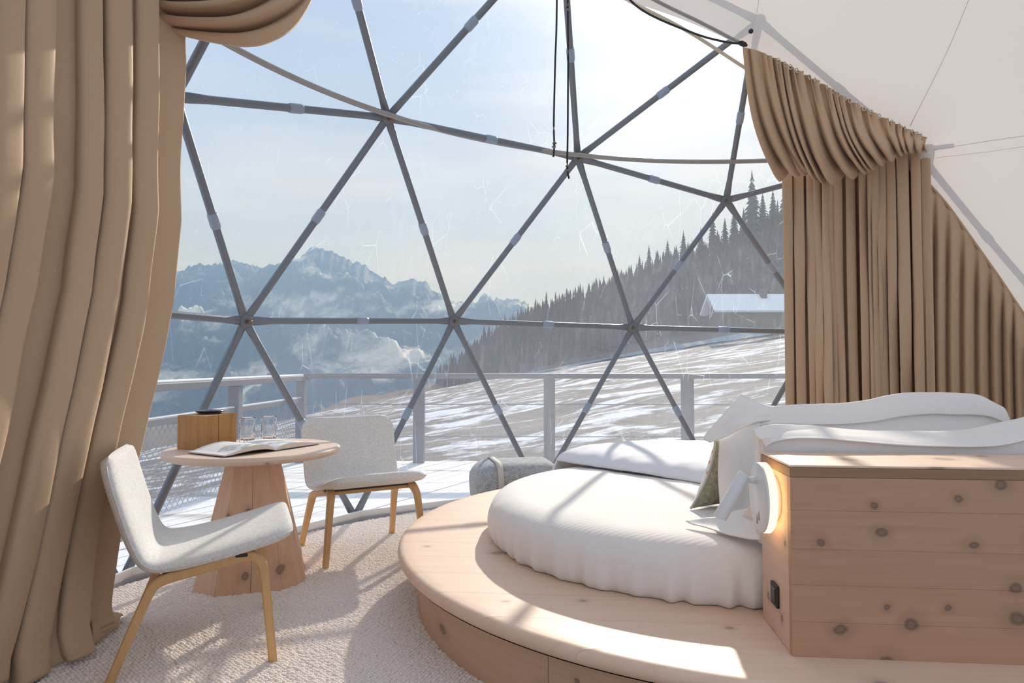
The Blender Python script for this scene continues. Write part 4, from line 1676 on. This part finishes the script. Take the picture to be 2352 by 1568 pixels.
# ------------------------------------------------------------------ chairs
def chair(loc, rot, label):
    root = tag(empty('lounge_chair', (*loc, 0), rot), label, 'chair', 'grey lounge chairs at the round table')
    prof = crom([(-.040, .705), (-.012, .60), (.020, .50), (.052, .415), (.080, .365), (.115, .343), (.165, .343), (.26, .357), (.38, .383), (.48, .408), (.535, .424), (.558, .424)], 90)
    T = frames(np.c_[prof, np.zeros(len(prof))])[:, :2]
    N = np.c_[-T[:, 1], T[:, 0]]                           # points to the sitter side (up / forward)
    s = np.r_[0, np.cumsum(np.linalg.norm(np.diff(prof, axis=0), axis=1))]
    Ltot = s[-1]
    nw = 40
    top, bot, rim = [], [], []
    for i in range(len(prof)):
        rc0, rc1 = .085, .09
        hw = np.interp(s[i], [0, .3, .42, Ltot], [.274, .270, .270, .274])
        for dd, rc in ((s[i], rc0), (Ltot - s[i], rc1)):
            if dd < rc:
                hw -= rc * (1 - math.sqrt(max(0, 1 - (1 - dd / rc) ** 2)))
        endf = (1 - max(0, 1 - min(s[i], Ltot - s[i]) / .02) ** 2) ** .5
        for k in range(nw):
            w = -math.cos(math.pi * k / (nw - 1))
            th = .0265 * (max(0, 1 - abs(w) ** 7)) ** .5 * endf
            dish = .016 * w * w * float(np.interp(s[i], [0, .15, .35, .50, .70], [.8, .7, .35, .0, -.2]))
            c = prof[i] + N[i] * dish
            t_ = c + N[i] * th
            b_ = c - N[i] * th
            top.append((t_[0], w * hw, t_[1]))
            bot.append((b_[0], w * hw, b_[1]))
    g = grid_faces(len(prof), nw)
    V = np.array(top + bot)
    F = np.vstack([g[:, ::-1], g + len(top)])
    mesh('seat_shell', V, F, M_felt, root, True, False)
    # seam round the edge of the shell
    Vt = (np.array(top) + np.array(bot)).reshape(2, -1, 3)[0] if False else (np.array(top) + np.array(bot)) / 2
    Vt = Vt.reshape(len(prof), nw, 3)
    for k in (0, nw - 1):
        mesh('seam', *tube(Vt[2:-2, k] + np.array([0, .0015 if k else -.0015, 0]), .0022, 5), M_felt, root, True, False)
    for sgn in (-1, 1):
        pth = crom([(-.005, -.012), (.052, .135), (.098, .248), (.118, .285), (.150, .303), (.20, .314), (.30, .333), (.375, .348), (.418, .348), (.445, .328), (.458, .290), (.474, .15), (.490, -.012)], 60)
        ss = np.linspace(0, 1, 60)
        lat = np.interp(pth[:, 1], [0, .30, .35], [.268, .238, .226])
        P = np.c_[pth[:, 0], sgn * lat, pth[:, 1]]
        wv = np.interp(ss, [0, .3, .6, 1], [.014, .020, .022, .014])
        hv = np.interp(ss, [0, .3, .6, 1], [.014, .017, .017, .014])
        cut = 27
        smooth_angle(mesh('rear_leg', *strip(P[:cut + 1], (0, 1, 0), wv[:cut + 1], hv[:cut + 1]), M_oak, root, True, False), 35)
        smooth_angle(mesh('front_leg', *strip(P[cut:], (0, 1, 0), wv[cut:], hv[cut:]), M_oak, root, True, False), 35)
    boxo('cross_rail', (.375, 0, .343), (.045, .44, .022), M_oak, root, .004, 0, 2, world=False)
    boxo('cross_rail', (.165, 0, .306), (.040, .44, .018), M_oak, root, .004, 0, 2, world=False)
    boxo('mount_pad', (.385, 0, .357), (.04, .50, .012), M_black, root, .003, 0, 2, world=False)


chair((-1.3785, 2.413), math.atan2(.183, .456), 'pale grey wool lounge chair in front with its back to the left curtain')
chair((-.955, 3.95), math.atan2(-.424, .254), 'pale grey wool lounge chair by the window behind the round table')

# ------------------------------------------------------------------ things on the table
def block():
    a, b, c = onz(406, 1031, TZ), onz(468, 1034, TZ), onz(511, 1020, TZ)
    e1 = (a - b)
    l1 = np.linalg.norm(e1)
    e2 = c - b
    ang = math.atan2(-e1[1], -e1[0])
    u = np.array([math.cos(ang), math.sin(ang)])
    w = np.array([-u[1], u[0]])
    l2 = abs(e2[:2] @ w)
    root = tag(empty('wooden_block', (b[0], b[1], TZ), ang), 'brown rustic wooden cube with a black disc on top standing on the table', 'speaker')
    hgt = .160
    boxo('block', (-l1 / 2, l2 * .21, hgt / 2), (l1, l2 * .42, hgt), M_block, root, .003, 0, 2, world=False)
    boxo('block', (-l1 / 2, l2 * .715, hgt / 2), (l1, l2 * .555, hgt), M_block, root, .003, 0, 2, world=False)
    v, f = lathe([(0, 0), (.052, 0), (.052, .006), (.063, .010), (.066, .014), (.063, .017), (.045, .016), (0, .0155)], 40, (-l1 / 2, l2 * .55, hgt))
    smooth_angle(mesh('disc', v, f, M_blackdisc, root, True, False), 40)


block()


def tumbler(px, pyb, label):
    c = onz(px, pyb, TZ)
    n = 64
    h, r0, r1 = .128, .036, .0405
    outer = [(0.0, 0.0), (r0 - .004, 0), (r0, .003)]
    zs = np.linspace(.004, h - .004, 30)
    V = []
    prof_o = [(r0 + (r1 - r0) * z / h, z) for z in zs]
    inner = [(r1 - .003, h - .002), (r1 - .004, h * .6), (r0 - .004, .022), (r0 - .012, .016), (0.0, .015)]
    allp = outer + prof_o + [(r1 - .0012, h)] + inner
    for i in range(n):
        a = 2 * math.pi * i / n
        for j, (r, z) in enumerate(allp):
            rr = r
            if 3 <= j < 3 + len(prof_o):
                if z > .048:
                    rr -= .0013 * (0.5 + .5 * math.cos(a * 16)) * min(1, (h - .012 - z) / .03 if z < h - .012 else 0)
                else:
                    rr -= .0022 * abs(math.sin(a * 8 + z * 150)) * abs(math.sin(a * 8 - z * 150))
            V.append((c[0] + rr * math.cos(a), c[1] + rr * math.sin(a), TZ + .0005 + z))
    o = smooth_angle(mesh('glass_tumbler', V, grid_faces(n, len(allp), True), M_glass, None, True), 25)
    tag(o, label, 'glass', 'cut glass tumblers on the table')


tumbler(567, 1017, 'left cut glass tumbler behind the open book')
tumbler(617, 1013, 'right cut glass tumbler next to the book spine')


def book():
    # corners on the table: fore edge left, spine, fore edge right
    Lf, Lb = onz(515, 1050, TZ), onz(592, 1013, TZ)
    Sf, Sb = onz(634, 1035, TZ), onz(622, 1012, TZ)
    Rf, Rb = onz(732, 1021, TZ), onz(690, 1006, TZ)
    Lf2 = onz(458, 1044, TZ)
    sp0 = onz(634, 1036, TZ)
    dirL = onz(460, 1044, TZ) - onz(515, 1051, TZ)         # along the left fore edge, away
    up_ = onz(557, 1012, TZ) - onz(459, 1044, TZ)
    root = tag(empty('open_book', (sp0[0], sp0[1], TZ)), 'open hardcover picture book lying on the table', 'book')
    # spine runs away from the near point of the gutter
    near_g = np.array(onz(633, 1036, TZ))
    near_l = np.array(onz(516, 1051, TZ))
    near_r = np.array(onz(733, 1021, TZ))
    ax = near_r[:2] - near_l[:2]
    ax = ax / np.linalg.norm(ax)
    away = np.array([-ax[1], ax[0]])
    D = .255
    def leaf(name, target, thick, arch, mat, z0, sgn):
        W = np.linalg.norm(target[:2] - near_g[:2])
        d = (target[:2] - near_g[:2]) / W
        nu, nv = 26, 6
        V = []
        for i in range(nu):
            u = i / (nu - 1)
            h = z0 + thick * (1 - math.exp(-u * 9)) * (1 - .75 * u ** 2.2) + arch * math.sin(math.pi * min(1, u * 1.12)) ** .8 * (1 - u) ** .4
            for j in range(nv):
                w = j / (nv - 1)
                p = near_g[:2] + d * W * u + away * D * w
                V.append((p[0], p[1], TZ + h))
        return V, nu, nv
    for nm, tg_, th, ar, sgn in (('left_pages', near_l, .018, .022, -1), ('right_pages', near_r, .020, .006, 1)):
        V, nu, nv = leaf(nm, tg_, th, ar, M_page, .006, sgn)
        top = np.array(V)
        bot = top.copy()
        lift = .0 if sgn > 0 else .45
        bot[:, 2] = TZ + .0035 + (top[:, 2] - TZ - .006) * (.10 if sgn > 0 else .42)
        g = grid_faces(nu, nv)
        o = mesh(nm, top, g if sgn < 0 else g, M_page, root, True)
        # edges of the page block
        for e in (0, nv - 1):
            idx = [i * nv + e for i in range(nu)]
            vv = [tuple(top[k] - np.array([0, 0, .0004])) for k in idx] + [tuple(bot[k]) for k in idx]
            ff = [(k, k + 1, nu + k + 1, nu + k) for k in range(nu - 1)]
            mesh('page_edge', vv, ff, M_paper, root, True)
        idx = [(nu - 1) * nv + j for j in range(nv)]
        vv = [tuple(top[k] - np.array([0, 0, .0004])) for k in idx] + [tuple(bot[k]) for k in idx]
        mesh('fore_edge', vv, [(k, k + 1, nv + k + 1, nv + k) for k in range(nv - 1)], M_paper, root, True)
        cv = bot.copy()
        cv[:, 2] -= .0015
        d = (np.array(tg_)[:2] - near_g[:2])
        d /= np.linalg.norm(d)
        solid(mesh('cover', cv, g, M_lead, root, True), .0024)
    # loose spread of leaves rising over the left half
    for q, (a, b) in enumerate(((.010, .014), (.013, .010))):
        V, nu, nv = leaf('loose_leaf', near_l * .94 + near_g * .06, .012 - .004 * q, .018 - .004 * q, M_page, .0045, -1)
        solid(mesh('loose_leaf', V, grid_faces(nu, nv), M_paper, root, True), .0008)


book()
